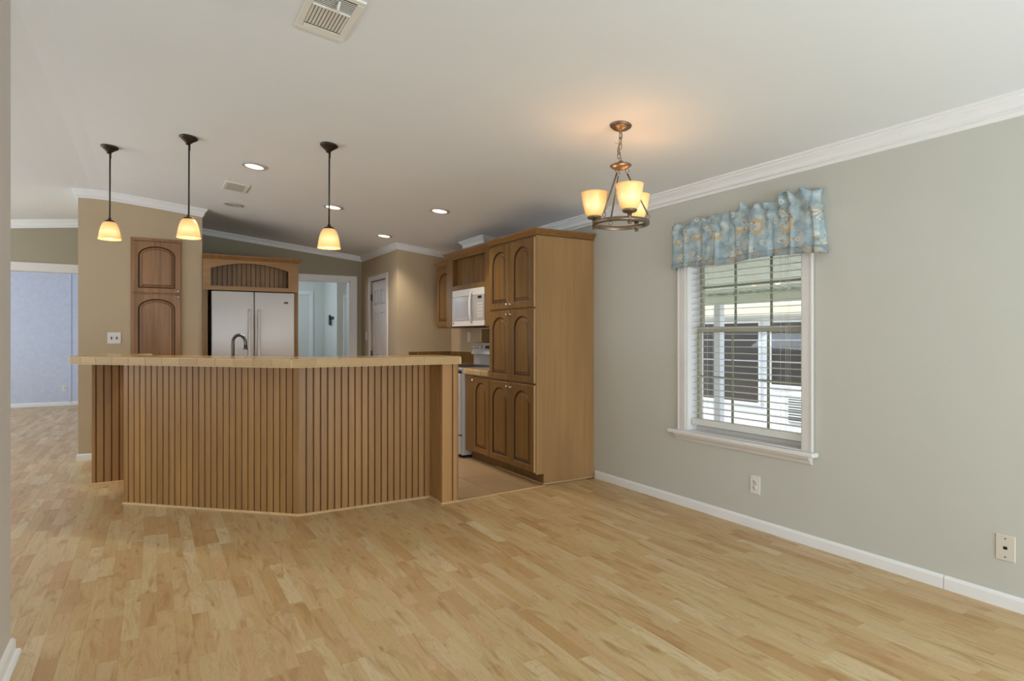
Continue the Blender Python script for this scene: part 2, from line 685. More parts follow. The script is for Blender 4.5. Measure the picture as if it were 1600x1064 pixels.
def vis(sx):
    xa, xb, y0, y1 = sx[:4]
    p = proj((xa + xb) / 2, (y0 + y1) / 2, 0)
    if p is None or not (-30 < p[0] < 1630 and p[1] < 1110):
        return None
    if xa < -0.47 and y0 < 3.0:
        return None
    return p[2]


order = sorted([(vis(s), i) for i, s in enumerate(strips) if vis(s) is not None])
near = {i for _, i in order[:300]}


def plank_mesh(s, name):
    xa, xb, y0, y1, t0, t1, t2 = s
    g, bv = 0.0001, 0.0005
    xa, xb, y0, y1 = xa + g, xb - g, y0 + g, y1 - g
    v = [(xa, y0, -0.0095), (xb, y0, -0.0095), (xb, y1, -0.0095), (xa, y1, -0.0095), (xa, y0, -bv), (xb, y0, -bv), (xb, y1, -bv), (xa, y1, -bv),
         (xa + bv, y0 + bv, 0), (xb - bv, y0 + bv, 0), (xb - bv, y1 - bv, 0), (xa + bv, y1 - bv, 0)]
    f = [(0, 1, 5, 4), (1, 2, 6, 5), (2, 3, 7, 6), (3, 0, 4, 7), (4, 5, 9, 8), (5, 6, 10, 9), (6, 7, 11, 10), (7, 4, 8, 11), (8, 9, 10, 11)]
    return v, f


far_v, far_f, far_c = [], [], []
for i, s in enumerate(strips):
    v, f = plank_mesh(s, 'plank')
    if i in near:
        me = bpy.data.meshes.new('plank')
        me.from_pydata(v, [], f)
        me.materials.append(M['plank'])
        ca = me.color_attributes.new('tone', 'FLOAT_COLOR', 'POINT')
        ca.data.foreach_set('color', [q for _ in v for q in (s[4], s[5], s[6], 1.0)])
        o = bpy.data.objects.new('plank', me)
        COL.objects.link(o)
        o.parent = floor
    else:
        b = len(far_v)
        far_v += v
        far_f += [[b + k for k in q] for q in f]
        far_c += [(s[4], s[5], s[6], 1.0)] * len(v)
me = bpy.data.meshes.new('laminate_strips')
me.from_pydata(far_v, [], far_f)
me.materials.append(M['plank'])
ca = me.color_attributes.new('tone', 'FLOAT_COLOR', 'POINT')
ca.data.foreach_set('color', [q for c in far_c for q in c])
o = bpy.data.objects.new('laminate_strips', me)
COL.objects.link(o)
o.parent = floor
o['kind'] = 'stuff'

kf = MB().prism(TZ, -0.0085, -0.006)
kfl = struct('floor_kitchen', kf, 'grout_dark', 'beige tiled kitchen floor behind the breakfast bar')
tm = None
T = 0.305
for i in range(13):
    for j in range(15):
        x0, y0 = -0.42 + i * T, 4.19 + j * T
        xm, ym = x0 + T / 2, y0 + T / 2
        iv = tile_interval(xm)
        if iv is None or ym < iv[0] + 0.12 or ym > iv[1] or x0 + T > 3.36:
            continue
        if tm is None:
            o = MB().box((-T / 2 + 0.002, -T / 2 + 0.002, -0.006), (T / 2 - 0.002, T / 2 - 0.002, 0), 0, 0.0015).build('tile', 'tile_floor')
            tm = o.data
        else:
            o = bpy.data.objects.new('tile', tm)
            COL.objects.link(o)
        o.location = (xm, ym, -0.0005)
        o.parent = kfl

# ceiling in two slopes
ce = MB()
RX = [XRIDGE + d for d in (-0.9, -0.6, -0.4, -0.25, -0.12, 0, 0.12, 0.25, 0.4, 0.6, 0.9)]
cxs = [-4.5] + RX + [XR + 0.2]
for xa, xb in zip(cxs[:-1], cxs[1:]):
    v = [(xa, -2.6, cz(xa)), (xb, -2.6, cz(xb)), (xb, YF + 0.1, cz(xb)), (xa, YF + 0.1, cz(xa))]
    v += [(p[0], p[1], p[2] + 0.06) for p in v]
    ce.add(v, [(0, 1, 2, 3)], 0, True)
    ce.add(v, [(7, 6, 5, 4)] + ([(3, 7, 4, 0)] if xa < -4 else []) + ([(1, 5, 6, 2)] if xb > 3.4 else []))
struct('ceiling', ce, 'ceiling', 'pale grey vaulted ceiling sloping down to the right')

# right wall with the window hole
WY0, WY1, WZ0, WZ1 = 2.236, 3.154, 0.555, 1.93
XO = 3.50


def wallbox(y0, y1, z0=-0.1, z1=2.32):
    return ((XR, y0, z0), (XO, y1, z1))


w = MB()
w.box(*wallbox(-2.6, WY0)).box(*wallbox(WY1, 4.8)).box(*wallbox(WY0, WY1, -0.1, WZ0)).box(*wallbox(WY0, WY1, WZ1, 2.32))
struct('wall_right', w, 'wall_greige', 'greige dining room wall with the window')
struct('wall_kitchen_right', MB().box(*wallbox(4.8, YB + 0.1)), 'wall_tan', 'tan kitchen wall behind the range')


def gable(y0, y1, x0, x1, z0=-0.1):
    """wall piece between x0 and x1 whose top follows the ceiling"""
    mb = MB()
    xs = sorted({x0, x1} | {q for q in RX if x0 < q < x1})
    for a, b in zip(xs[:-1], xs[1:]):
        v = [(a, y0, z0), (b, y0, z0), (b, y1, z0), (a, y1, z0), (a, y0, cz(a) + 0.02), (b, y0, cz(b) + 0.02), (b, y1, cz(b) + 0.02), (a, y1, cz(a) + 0.02)]
        mb.add(v, [(3, 2, 1, 0), (4, 5, 6, 7), (0, 1, 5, 4), (1, 2, 6, 5), (2, 3, 7, 6), (3, 0, 4, 7)])
    return mb


XPL, XPR = -0.636, 0.467
p = gable(YP, YP + 0.1, XPL, XPR)
p2 = gable(YP + 0.1, YH + 0.12, XPL, XPL + 0.1)
p3 = gable(YP + 0.1, YB, XPR - 0.1, XPR)
for q in (p2, p3):
    p.add(q.v, q.f)
struct('wall_pantry', p, 'wall_tan', 'tan wall around the built-in pantry doors')
OX0, OX1, OZ = 1.62, 2.44, 2.03
bw = gable(YB, YB + 0.12, XPR - 0.1, OX0)
for q in (gable(YB, YB + 0.12, OX1, XR), gable(YB, YB + 0.12, OX0, OX1, OZ)):
    bw.add(q.v, q.f)
struct('wall_back', bw, 'wall_olive', 'olive tan kitchen back wall with a cased opening')
struct('wall_closet_front', gable(YC, YC + 0.1, XC, XR), 'wall_tan', 'tan front wall of the corner closet')
PD0, PD1, PDZ = 7.60, 8.26, 2.0
cs = gable(YC + 0.1, PD0, XC, XC + 0.1)
for q in (gable(PD1, YB, XC, XC + 0.1), gable(PD0, PD1, XC, XC + 0.1, PDZ)):
    cs.add(q.v, q.f)
struct('wall_closet_side', cs, 'wall_tan', 'tan side wall of the corner closet with a white door')
struct('wall_header', gable(YH, YH + 0.12, -4.5, XPL, 2.06), 'wall_olive', 'olive header wall over the wide far opening')
struct('wall_far', MB().box((-4.5, YF, -0.1), (XPL + 0.1, YF + 0.1, 2.7)), 'far_wall', 'bluish textured wall of the far room')
struct('wall_far_side', MB().box((XPL, YH + 0.12, -0.1), (XPL + 0.1, YF, 2.7)), 'far_wall')
struct('wall_left', MB().box((-4.5, -2.6, -0.1), (-4.4, YF, 2.3)), 'wall_stub', 'left outer wall of the living room')
struct('wall_front', MB().box((-4.5, -2.6, -0.1), (XO, -2.5, 2.8)), 'wall_greige', 'wall behind the camera')
XS = -0.47
struct('wall_stub', gable(-2.5, 3.0, XS - 0.13, XS), 'wall_stub', 'end of the pale grey partition wall at the left edge')
# hall behind the kitchen
YHB = 10.95
struct('wall_hall_back', MB().box((0.3, YHB, -0.1), (2.62, YHB + 0.1, 2.5)), 'wall_hall', 'pale wall at the end of the hall')
struct('wall_hall_right', MB().box((2.62, 10.1, -0.1), (2.72, YHB + 0.1, 2.5)), 'wall_hall', 'pale hall wall carrying the key hook')
struct('wall_hall_far', MB().box((2.72, 11.65, -0.1), (4.0, 11.75, 2.5)), 'wall_hall', 'pale wall of the room off the hall')
struct('wall_hall_left', MB().box((0.3, YB + 0.12, -0.1), (0.4, YHB, 2.5)), 'wall_hall')
struct('wall_hall_outer', MB().box((4.0, 9.6, -0.1), (4.1, 11.75, 2.5)), 'wall_hall')


# mouldings
def offsets(path, side):
    """mitred plan offsets, side +1 = left of travel"""
    n = len(path)
    ds = []
    for i in range(n - 1):
        d = Vector((path[i + 1][0] - path[i][0], path[i + 1][1] - path[i][1])).normalized()
        ds.append(Vector((-d.y, d.x)) * side)
    out = []
    for i in range(n):
        a = ds[max(0, i - 1)]
        b = ds[min(i, n - 2)]
        m = a + b
        out.append(m / (m.dot(a)) if m.length > 1e-6 else a)
    return out


def sweep(mb, path, side, prof, zf, mi=0):
    """prof = list of (out, dz); zf(x,y) base height for that vertex"""
    off = offsets(path, side)
    v = []
    n = len(prof)
    for (x, y), o in zip(path, off):
        for a, dz in prof:
            px, py = x + o.x * a, y + o.y * a
            v.append((px, py, zf(px, py) + dz))
    f = []
    for i in range(len(path) - 1):
        for k in range(n):
            k2 = (k + 1) % n
            f.append((i * n + k, (i + 1) * n + k, (i + 1) * n + k2, i * n + k2))
    f.append(tuple(range(n)))
    f.append(tuple(range((len(path) - 1) * n, len(path) * n)))
    return mb.add(v, f, mi)


CROWN = [(0, 0), (0.058, 0), (0.058, -0.012), (0.046, -0.015), (0.046, -0.024), (0.034, -0.034), (0.024, -0.048), (0.019, -0.064), (0.026, -0.067), (0.026, -0.074), (0.011, -0.078), (0.010, -0.095), (0, -0.095)]


def crown(name, path, side, label, k=1.0):
    return struct(name, sweep(MB(), path, side, [(a * k, b * k) for a, b in CROWN], lambda x, y: cz(x)), 'trim', label)


crown('trim_1', [(XR, -2.5), (XR, 5.85)], 1, 'white crown moulding along the right wall')
crown('trim_2', [(XPL, 9.29), (XPL, YP)] + [(q, YP) for q in RX if XPL + 0.05 < q < XPR - 0.1] + [(XPR, YP), (XPR, YB - 0.06)], -1, 'white crown moulding over the pantry wall', 0.9)
crown('trim_3', [(XPR + 0.002, YB), (XC, YB), (XC, YC), (XR, YC)], -1, 'white crown moulding around the kitchen back corner and closet', 0.76)
crown('trim_4', [(-4.4, YH)] + [(q, YH) for q in RX if q < XPL - 0.05] + [(XPL, YH)], -1, 'white crown moulding on the olive header')
BASE = [(0, 0), (0.013, 0), (0.013, 0.052), (0.009, 0.062), (0.004, 0.066), (0, 0.066)]


def baseb(name, path, side, label, prof=BASE):
    return struct(name, sweep(MB(), path, side, prof, lambda x, y: 0.0), 'trim', label)


bb = sempty('baseboard_right', (XR, 1.5, 0), 'white baseboard along the right wall in two lengths')
for y0, y1 in ((-2.5, 1.482), (1.485, 4.205)):
    part(sweep(MB(), [(XR, y0), (XR, y1)], 1, BASE, lambda x, y: 0.0), 'board', 'trim', bb)
baseb('baseboard_pantry', [(XPL, 9.2), (XPL, YP), (-0.2, YP)], -1, 'white baseboard at the pantry wall')
st = baseb('baseboard_left', [(XS, -2.5), (XS, 3.0), (XS - 0.13, 3.0)], -1, 'white baseboard and shoe on the partition at the left edge',
           [(0, 0), (0.03, 0), (0.029, 0.008), (0.024, 0.017), (0.016, 0.02), (0.014, 0.02), (0.014, 0.056), (0.009, 0.066), (0, 0.07)])
baseb('baseboard_far', [(-4.4, YF), (XPL, YF)], -1, 'white baseboard of the far room')
# far header trim, batten and casing board
struct('trim_5', MB().box((-4.4, YH - 0.02, 2.03), (XPL, YH + 0.14, 2.135), 0, 0.006), 'window_white', 'white casing under the olive header')
struct('trim_6', MB().box((-1.30, YF - 0.012, 0.05), (-1.265, YF, 2.6), 0, 0.003), 'far_wall', 'narrow batten on the bluish far wall')

# cased opening in the back wall
tr = MB()
cp = 0.075
tr.box((OX1, YB - 0.018, 0), (OX1 + cp + 0.02, YB, OZ + cp), 0, 0.004)
tr.box((OX0 - cp, YB - 0.018, 0), (OX0, YB, OZ + cp), 0, 0.004)
tr.box((OX0, YB - 0.018, OZ), (OX1, YB, OZ + cp), 0, 0.004)
tr.box((OX1 - 0.015, YB - 0.004, 0), (OX1, YB + 0.124, OZ))
tr.box((OX0, YB - 0.004, 0), (OX0 + 0.015, YB + 0.124, OZ))
tr.box((OX0, YB - 0.004, OZ - 0.015), (OX1, YB + 0.124, OZ))
struct('trim_7', tr, 'trim', 'white casing of the opening into the hall')


# panel doors
def panel_door(name, frame_o, u, n, Wd, Hd, mat, hinge=None, label=None, cas=0.065):
    """six panel door set in a cased frame; frame_o lower corner, u along width, n towards the viewer"""
    u, n = Vector(u), Vector(n)
    m = Matrix((( u.x, n.x, 0, frame_o[0]), (u.y, n.y, 0, frame_o[1]), (0, 0, 1, frame_o[2]), (0, 0, 0, 1)))
    root = sempty(name, frame_o, label)
    c = MB()
    c.box((-cas, 0, 0), (0, 0.018, Hd + cas), 0, 0.004).box((Wd, 0, 0), (Wd + cas, 0.018, Hd + cas), 0, 0.004).box((0, 0, Hd), (Wd, 0.018, Hd + cas), 0, 0.004)
    part(c.xf(m), 'door_casing', mat, root)
    slab = MB()
    g = 0.011
    st_, rl = 0.105, 0.11
    cols = [(st_, Wd / 2 - 0.045), (Wd / 2 + 0.045, Wd - st_)]
    rows = [(0.20, 0.80), (0.98, 1.56), (1.67, Hd - 0.13)]
    slab.box((g, -0.052, 0.01), (Wd - g, -0.03, Hd - g))
    xs = [g, cols[0][0], cols[0][1], cols[1][0], cols[1][1], Wd - g]
    zs = [0.01, rows[0][0], rows[0][1], rows[1][0], rows[1][1], rows[2][0], rows[2][1], Hd - g]
    for k in (0, 2, 4):
        slab.box((xs[k], -0.03, 0.01), (xs[k + 1], -0.018, Hd - g), 0, 0.0)
    for k in (0, 2, 4, 6):
        for ca_ in cols:
            slab.box((ca_[0], -0.03, zs[k]), (ca_[1], -0.018, zs[k + 1]))
    so = part(slab.xf(m), 'door_slab', mat, root)
    for ca_ in cols:
        for r_ in rows:
            part(MB().box((ca_[0] + 0.016, -0.031, r_[0] + 0.016), (ca_[1] - 0.016, -0.0185, r_[1] - 0.016), 0, 0.014).xf(m), 'door_panel', mat, so)
    part(MB().box((0, -0.056, 0), (Wd, -0.053, Hd)).xf(m), 'door_gap', 'dark', root)
    return root, m


r, m = panel_door('door_1', (1.62, YHB, 0), (1, 0, 0), (0, -1, 0), 0.74, 1.975, 'door_hall', label='cool white panel door at the end of the hall')
r, m = panel_door('door_2', (XC, PD1, 0), (0, -1, 0), (-1, 0, 0), PD1 - PD0, PDZ, 'door_white', label='white six-panel door in the side of the closet')
for z in (1.78, 1.0, 0.25):
    part(MB().box((0.0, -0.02, z - 0.045), (0.012, 0.003, z + 0.045), 0, 0.002).xf(m), 'hinge', 'ss', r)
r, m = panel_door('door_3', (3.16, 11.65, 0), (1, 0, 0), (0, -1, 0), 0.74, 1.98, 'door_hall', label='sliver of a cool white door beyond the hall')

# ------------------------------------------------------------------ window
win = sempty('window_1', (XR, 2.7, WZ0), 'double hung window with white casing and olive grilles')
cs = MB()
CW = 0.068
cs.box((XR - 0.02, WY0 - CW, WZ0), (XR, WY0, WZ1 + CW), 0, 0.005).box((XR - 0.02, WY1, WZ0), (XR, WY1 + CW, WZ1 + CW), 0, 0.005).box((XR - 0.02, WY0, WZ1), (XR, WY1, WZ1 + CW), 0, 0.005)
cs.box((XR - 0.024, WY0 - CW - 0.004, WZ0), (XR - 0.004, WY0 - CW + 0.012, WZ1 + CW), 0, 0.003).box((XR - 0.024, WY1 + CW - 0.012, WZ0), (XR - 0.004, WY1 + CW + 0.004, WZ1 + CW), 0, 0.003)
part(cs, 'casing', 'window_white', win)
jm = MB()
jm.box((XR - 0.002, WY0 - 0.001, WZ0), (XO, WY0 + 0.012, WZ1)).box((XR - 0.002, WY1 - 0.012, WZ0), (XO, WY1 + 0.001, WZ1)).box((XR - 0.002, WY0, WZ1 - 0.012), (XO, WY1, WZ1))
part(jm, 'jamb', 'trim', win)
part(MB().box((XR - 0.06, WY0 - 0.10, WZ0 - 0.026), (XR, WY1 + 0.14, WZ0 + 0.002), 0, 0.008).box((XR - 0.01, WY0, WZ0 - 0.01), (XO, WY1, WZ0 + 0.006)), 'window_stool', 'stool', win)
ap = MB()
prof = [(0, 0), (0.045, 0), (0.040, -0.014), (0.026, -0.026), (0.018, -0.045), (0, -0.052)]
sweep(ap, [(XR, WY0 - 0.06), (XR, WY1 + 0.09)], 1, prof, lambda x, y: WZ0 - 0.026)
part(ap, 'apron', 'window_white', win)
XG = 3.465
ZM = 1.285


def sash(name, z0, z1, xg):
    f = MB()
    fw = 0.022
    y0, y1 = WY0 + 0.012, WY1 - 0.012
    f.box((xg - 0.014, y0, z0), (xg + 0.014, y0 + fw, z1)).box((xg - 0.014, y1 - fw, z0), (xg + 0.014, y1, z1))
    f.box((xg - 0.014, y0 + fw, z0), (xg + 0.014, y1 - fw, z0 + 0.036)).box((xg - 0.014, y0 + fw, z1 - 0.036), (xg + 0.014, y1 - fw, z1))
    so = part(f, name, 'sash', win)
    ya, yb, za, zb = y0 + fw, y1 - fw, z0 + 0.036, z1 - 0.036
    cw = (yb - ya) / 3
    zm = (za + zb) / 2
    for k in (1, 2):
        part(MB().box((xg - 0.006, ya + cw * k - 0.008, za), (xg + 0.006, ya + cw * k + 0.008, zb), 0, 0.002), 'muntin', 'muntin', so)
    part(MB().box((xg - 0.0055, ya, zm - 0.008), (xg + 0.0055, yb, zm + 0.008), 0, 0.002), 'muntin', 'muntin', so)
    for k in range(3):
        for (a, b) in ((za, zm), (zm, zb)):
            part(MB().box((xg - 0.002, ya + cw * k, a), (xg + 0.002, ya + cw * (k + 1), b)), 'pane', 'glass', so)
    return so


sash('upper_sash', ZM - 0.02, WZ1 - 0.012, XG + 0.014)
sash('lower_sash', WZ0 + 0.03, ZM + 0.02, XG - 0.018)
part(MB().box((XG - 0.036, WY0 + 0.012, WZ0 + 0.006), (XG + 0.02, WY1 - 0.012, WZ0 + 0.03)), 'sash_track', 'window_white', win)

# blind
bl = thing('window_blind', 'white horizontal slat blind lowered inside the window frame', 'blind', (3.392, 2.695, WZ0 + 0.05))
XBL = 3.392
part(MB().box((XBL - 0.028, WY0 + 0.02, 1.868), (XBL + 0.028, WY1 - 0.02, 1.916), 0, 0.003), 'headrail', 'slatblind', bl)
sm = None
z = 0.685
cnt = 0
while z < 1.86:
    if sm is None:
        q = MB()
        for k in range(4):
            a0, a1 = -0.025 + 0.0125 * k, -0.025 + 0.0125 * (k + 1)
            h = lambda a: 0.002 * (1 - (a / 0.025) ** 2)
            y0, y1 = WY0 + 0.022, WY1 - 0.022
            q.add([(a0, y0, h(a0)), (a1, y0, h(a1)), (a1, y1, h(a1)), (a0, y1, h(a0)), (a0, y0, h(a0) + 0.002), (a1, y0, h(a1) + 0.002), (a1, y1, h(a1) + 0.002), (a0, y1, h(a0) + 0.002)],
                  [(3, 2, 1, 0), (4, 5, 6, 7), (0, 1, 5, 4), (2, 3, 7, 6)] + ([(3, 0, 4, 7)] if k == 0 else []) + ([(1, 2, 6, 5)] if k == 3 else []))
        o = q.build('slat', 'slatblind')
        sm = o.data
    else:
        o = bpy.data.objects.new('slat', sm)
        COL.objects.link(o)
    o.parent = bl
    o.location = (XBL - bl.location.x, 0 - bl.location.y, z - bl.location.z)
    z += 0.0435
    cnt += 1
part(MB().box((XBL - 0.026, WY0 + 0.022, 0.600), (XBL + 0.026, WY1 - 0.022, 0.645), 0, 0.004), 'bottom_rail', 'slatblind', bl)
for y in (WY0 + 0.17, WY1 - 0.17):
    for dx in (-0.0265, 0.0265):
        part(MB().tube([(XBL + dx, y, 0.64), (XBL + dx, y, 1.87)], 0.0007, 5), 'ladder_cord', 'cord', bl)
for dy in (0.10, 0.115, 0.13):
    part(MB().tube([(XBL - 0.031, WY0 + dy, 0.86), (XBL - 0.031, WY0 + dy, 1.87)], 0.001, 5), 'lift_cord', 'cord', bl)


# valance: gathered on a rod, with a ruffled heading
def valance():
    root = thing('window_valance', 'blue cotton valance printed with seashells and starfish over the window', 'valance', (3.28, 2.65, 1.72))
    VY0, VY1 = 2.128, 3.228
    XV = 3.272
    zt, zb = 2.0, 1.722
    rows = 22
    cols = 260
    rnd = random.Random(4)
    pleats = sorted([0.055, 0.16, 0.27, 0.39, 0.50, 0.61, 0.73, 0.84, 0.93])
    head = [rnd.uniform(0.4, 1.0) for _ in range(60)]

    def path(u):
        """u 0..1 from the far return round the front to the near return: returns (x, y, nx, ny)"""
        rt = 0.066
        L = (VY1 - VY0) + 2 * rt
        s = u * L
        if s < rt:
            return XR - 0.002 - s, VY1, 0, 1
        if s > L - rt:
            return XV + (s - (L - rt)), VY0, 0, -1
        return XV, VY1 - (s - rt), -1, 0
    L = (VY1 - VY0) + 2 * 0.066
    v, uv = [], []
    hv, huv = [], []
    for j in list(range(rows + 1)) + [-1, -2, -3]:
        t = j / rows if j >= 0 else (-0.004, 0.055, 0.115)[-j - 1]
        for i in range(cols + 1):
            u = i / cols
            x, y, nx, ny = path(u)
            s = u * L
            top = zt + 0.052 * (0.55 + 0.45 * math.sin(s * 47 + 1.3 * math.sin(s * 11))) * (0.6 + 0.4 * math.sin(s * 19 + 1))
            top += 0.022 + 0.058 * u ** 1.5
            bot = zb + 0.006 * math.sin(s * 9) 
            z = bot + (top - bot) * t
            # drop of the folds: strong at the rod, soft at the hem
            f = 0.010 * math.sin(s * 60 + 2.0 * math.sin(s * 13)) * math.exp(-((z - 1.985) / 0.05) ** 2)
            sk = sum(math.exp(-((u - p) / 0.011) ** 2) * (1 if k % 2 else -1) for k, p in enumerate(pleats))
            g = 0.016 * sk * (1 - t) ** 0.6 + 0.009 * math.sin(s * 17 + 0.6) * (1 - t)
            rodz = 0.012 * math.exp(-((z - 1.985) / 0.022) ** 2)
            neck = -0.008 * math.exp(-((z - 2.018) / 0.012) ** 2) - 0.007 * math.exp(-((z - 1.952) / 0.014) ** 2)
            ruff = 0.012 * math.sin(s * 75 + math.sin(s * 31)) * max(0, (z - 2.02) / 0.04)
            o = f + g + rodz + neck + ruff + 0.012
            fl = 0.038 * (1 - t) * max(0, (u - 0.85) / 0.15) if u > 0.85 else 0.0
            yy = y + ny * o - fl * (1 if abs(ny) < 0.5 else 0.9)
            xx = x + nx * o
            if j < 0:
                hv.append((xx + nx * 0.0035, yy + ny * 0.0035, z))
                huv.append((s + 0.4, z))
                continue
            v.append((xx, yy, z))
            uv.append((s, z))
    n = cols + 1
    f = [(j * n + i, j * n + i + 1, (j + 1) * n + i + 1, (j + 1) * n + i) for j in range(rows) for i in range(cols)]
    mb = MB().add(v, f, 0, True)
    o = part(mb, 'cloth', 'fabric', root)
    ul = o.data.uv_layers.new(name='cloth')
    for lp in o.data.loops:
        ul.data[lp.index].uv = uv[lp.vertex_index]
    md = o.modifiers.new('thickness', 'SOLIDIFY')
    md.thickness = 0.0022
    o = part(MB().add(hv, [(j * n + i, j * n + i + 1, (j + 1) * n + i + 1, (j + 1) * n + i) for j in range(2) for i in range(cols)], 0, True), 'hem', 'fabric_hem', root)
    o['label'] = 'doubled hem with a greyer print along the bottom'
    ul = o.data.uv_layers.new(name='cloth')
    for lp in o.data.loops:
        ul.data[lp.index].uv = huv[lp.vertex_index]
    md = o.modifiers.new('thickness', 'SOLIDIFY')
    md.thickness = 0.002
    # rod; the hem built above has its print mixed towards grey
    part(MB().tube([(XR - 0.004, VY1 - 0.006, 1.985), (XV + 0.012, VY1 - 0.006, 1.985), (XV + 0.004, VY1 - 0.016, 1.985), (XV + 0.004, VY0 + 0.016, 1.985), (XV + 0.012, VY0 + 0.006, 1.985), (XR - 0.004, VY0 + 0.006, 1.985)], 0.007, 8), 'curtain_rod', 'trim', root)


valance()


# ------------------------------------------------------------------ cabinetry helpers
def arch(w, h, rise, ins=0.0, seg=14, cx=0.0, z0=0.0):
    """counter-clockwise outline (u,z): bottom left, bottom right, then the arch back to the left side"""
    a = w / 2 - ins
    zb = z0 + ins
    zs = z0 + h - rise
    rr = rise - ins
    pts = [(cx - a, zb), (cx + a, zb)]
    for k in range(seg + 1):
        t = PI * k / seg
        pts.append((cx + a * math.cos(t), zs + rr * math.sin(t)))
    return pts


def fill_between(mb, outer, inner, y, mi):
    pts = outer + inner
    tri = tessellate_polygon([[Vector((p[0], p[1], 0)) for p in outer], [Vector((p[0], p[1], 0)) for p in reversed(inner)]])
    rev = list(range(len(outer))) + [len(outer) + len(inner) - 1 - i for i in range(len(inner))]
    mb.add([(p[0], y, p[1]) for p in pts], [tuple(rev[i] for i in t) for t in tri], mi)


def strip(mb, a, ya, b, yb, mi, smooth=False):
    n = len(a)
    mb.add([(p[0], ya, p[1]) for p in a] + [(p[0], yb, p[1]) for p in b], [(i, (i + 1) % n, n + (i + 1) % n, n + i) for i in range(n)], mi, smooth)


def frame_mat(o, u, n):
    """local x -> u, local -y -> n (front faces local -y), z up"""
    u, n = Vector(u), Vector(n)
    return Matrix(((u.x, -n.x, 0, o[0]), (u.y, -n.y, 0, o[1]), (0, 0, 1, o[2]), (0, 0, 0, 1)))


def arched_door(parent, o, u, n, Wd, Hd, rise, border=0.055, knob=None, wmat='cab', bottom=None):
    """raised arched panel door; o lower left corner of its back on the face frame"""
    m = frame_mat(o, u, n)
    th = 0.02
    bt = bottom or border
    pw, ph = Wd - 2 * border, Hd - border - bt
    A = lambda ins: arch(pw, ph, rise, ins, 14, Wd / 2, bt)
    mb = MB()
    e = 0.004
    rect = [(0, 0), (Wd, 0), (Wd, Hd), (0, Hd)]
    rin = [(e, e), (Wd - e, e), (Wd - e, Hd - e), (e, Hd - e)]
    mb.add([(p[0], 0, p[1]) for p in rect], [(0, 3, 2, 1)])
    strip(mb, rect, 0, rect, -th + e, 2)
    strip(mb, rect, -th + e, rin, -th, 0)
    fill_between(mb, rin, A(0), -th, 0)
    strip(mb, A(0), -th, A(0.003), -th + 0.004, 0)
    strip(mb, A(0.003), -th + 0.004, A(0.0105), -th + 0.0125, 1)
    d = part(mb.xf(m), 'door', [wmat, 'glaze', 'cab_edge'], parent)
    pm = MB()
    strip(pm, A(0.010), -th + 0.0125, A(0.014), -th + 0.0122, 1)
    strip(pm, A(0.014), -th + 0.0122, A(0.032), -th + 0.005, 0)
    strip(pm, A(0.032), -th + 0.005, A(0.037), -th + 0.0015, 1)
    inn = A(0.037)
    tri = tessellate_polygon([[Vector((p[0], p[1], 0)) for p in inn]])
    pm.add([(p[0], -th + 0.0015, p[1]) for p in inn], [tuple(t) for t in tri], 0)
    part(pm.xf(m), 'raised_panel', [wmat, 'glaze'], d)
    if knob:
        k = MB().lathe([(0.0, 0.03), (0.008, 0.029), (0.013, 0.024), (0.0135, 0.019), (0.009, 0.014), (0.006, 0.010), (0.006, 0.004), (0.010, 0.0), (0.0, 0.0)], 14)
        k.xf(m @ Matrix.Translation((knob[0], -th, knob[1])) @ Matrix.Rotation(PI / 2, 4, 'X'))
        part(k, 'knob', 'knob', d)
    return d


CABM = [(0, 0), (0.006, 0), (0.010, 0.010), (0.018, 0.020), (0.030, 0.034), (0.034, 0.040), (0.034, 0.050), (0, 0.050)]

# ---- tall pantry cabinet on the right
TX, TY0, TY1 = 2.742, 4.235, 5.04
tc = thing('tall_cabinet', 'tall maple pantry cabinet with six arched doors against the right wall', 'cabinet', (3.04, 4.64, 0))
part(MB().box((TX, TY0 + 0.018, 0.09), (XR - 0.002, TY1, 2.085)), 'carcass', 'cab', tc)
part(MB().prism([(2.815, TY0), (XR - 0.001, TY0), (XR - 0.001, TY0 + 0.018), (2.815, TY0 + 0.018)], 0.0, 0.09).box((TX, TY0, 0.09), (XR - 0.001, TY0 + 0.018, 2.085)), 'end_panel', 'cab_light', tc)
part(MB().box((2.815, TY0 + 0.018, 0.0), (2.835, TY1, 0.09)), 'toe_kick', 'cab', tc)
mo = sweep(MB(), [(TX, TY1), (TX, TY0), (XR - 0.001, TY0)], -1, CABM, lambda x, y: 2.084)
part(mo, 'top_moulding', 'cab_mould', tc)
part(MB().box((TX, TY0, 2.08), (XR - 0.002, TY1, 2.10)), 'top_board', 'cab_mould', tc)
part(MB().box((2.80, TY0 - 0.012, 0.0), (XR - 0.014, TY0, 0.012), 0, 0.004).box((2.803, TY0, 0.0), (2.815, TY1, 0.012), 0, 0.004), 'shoe_strip', 'shoe', tc)
fy = [(TY0 + 0.017, TY0 + 0.397), (TY0 + 0.404, TY0 + 0.784)]
for (za, zb, kt) in ((0.105, 0.828, 'top'), (0.845, 1.468, 'top'), (1.484, 2.062, 'bot')):
    hh = zb - za
    for i, (ya, yb) in enumerate(fy):
        wd = yb - ya
        # u runs towards -y so local x=0 is the far edge
        kx = 0.028 if i == 0 else wd - 0.028
        kz = hh - 0.036 if kt == 'top' else 0.036
        arched_door(tc, (TX, yb, za), (0, -1, 0), (-1, 0, 0), wd, hh, 0.125, 0.052, (kx, kz), 'cab')

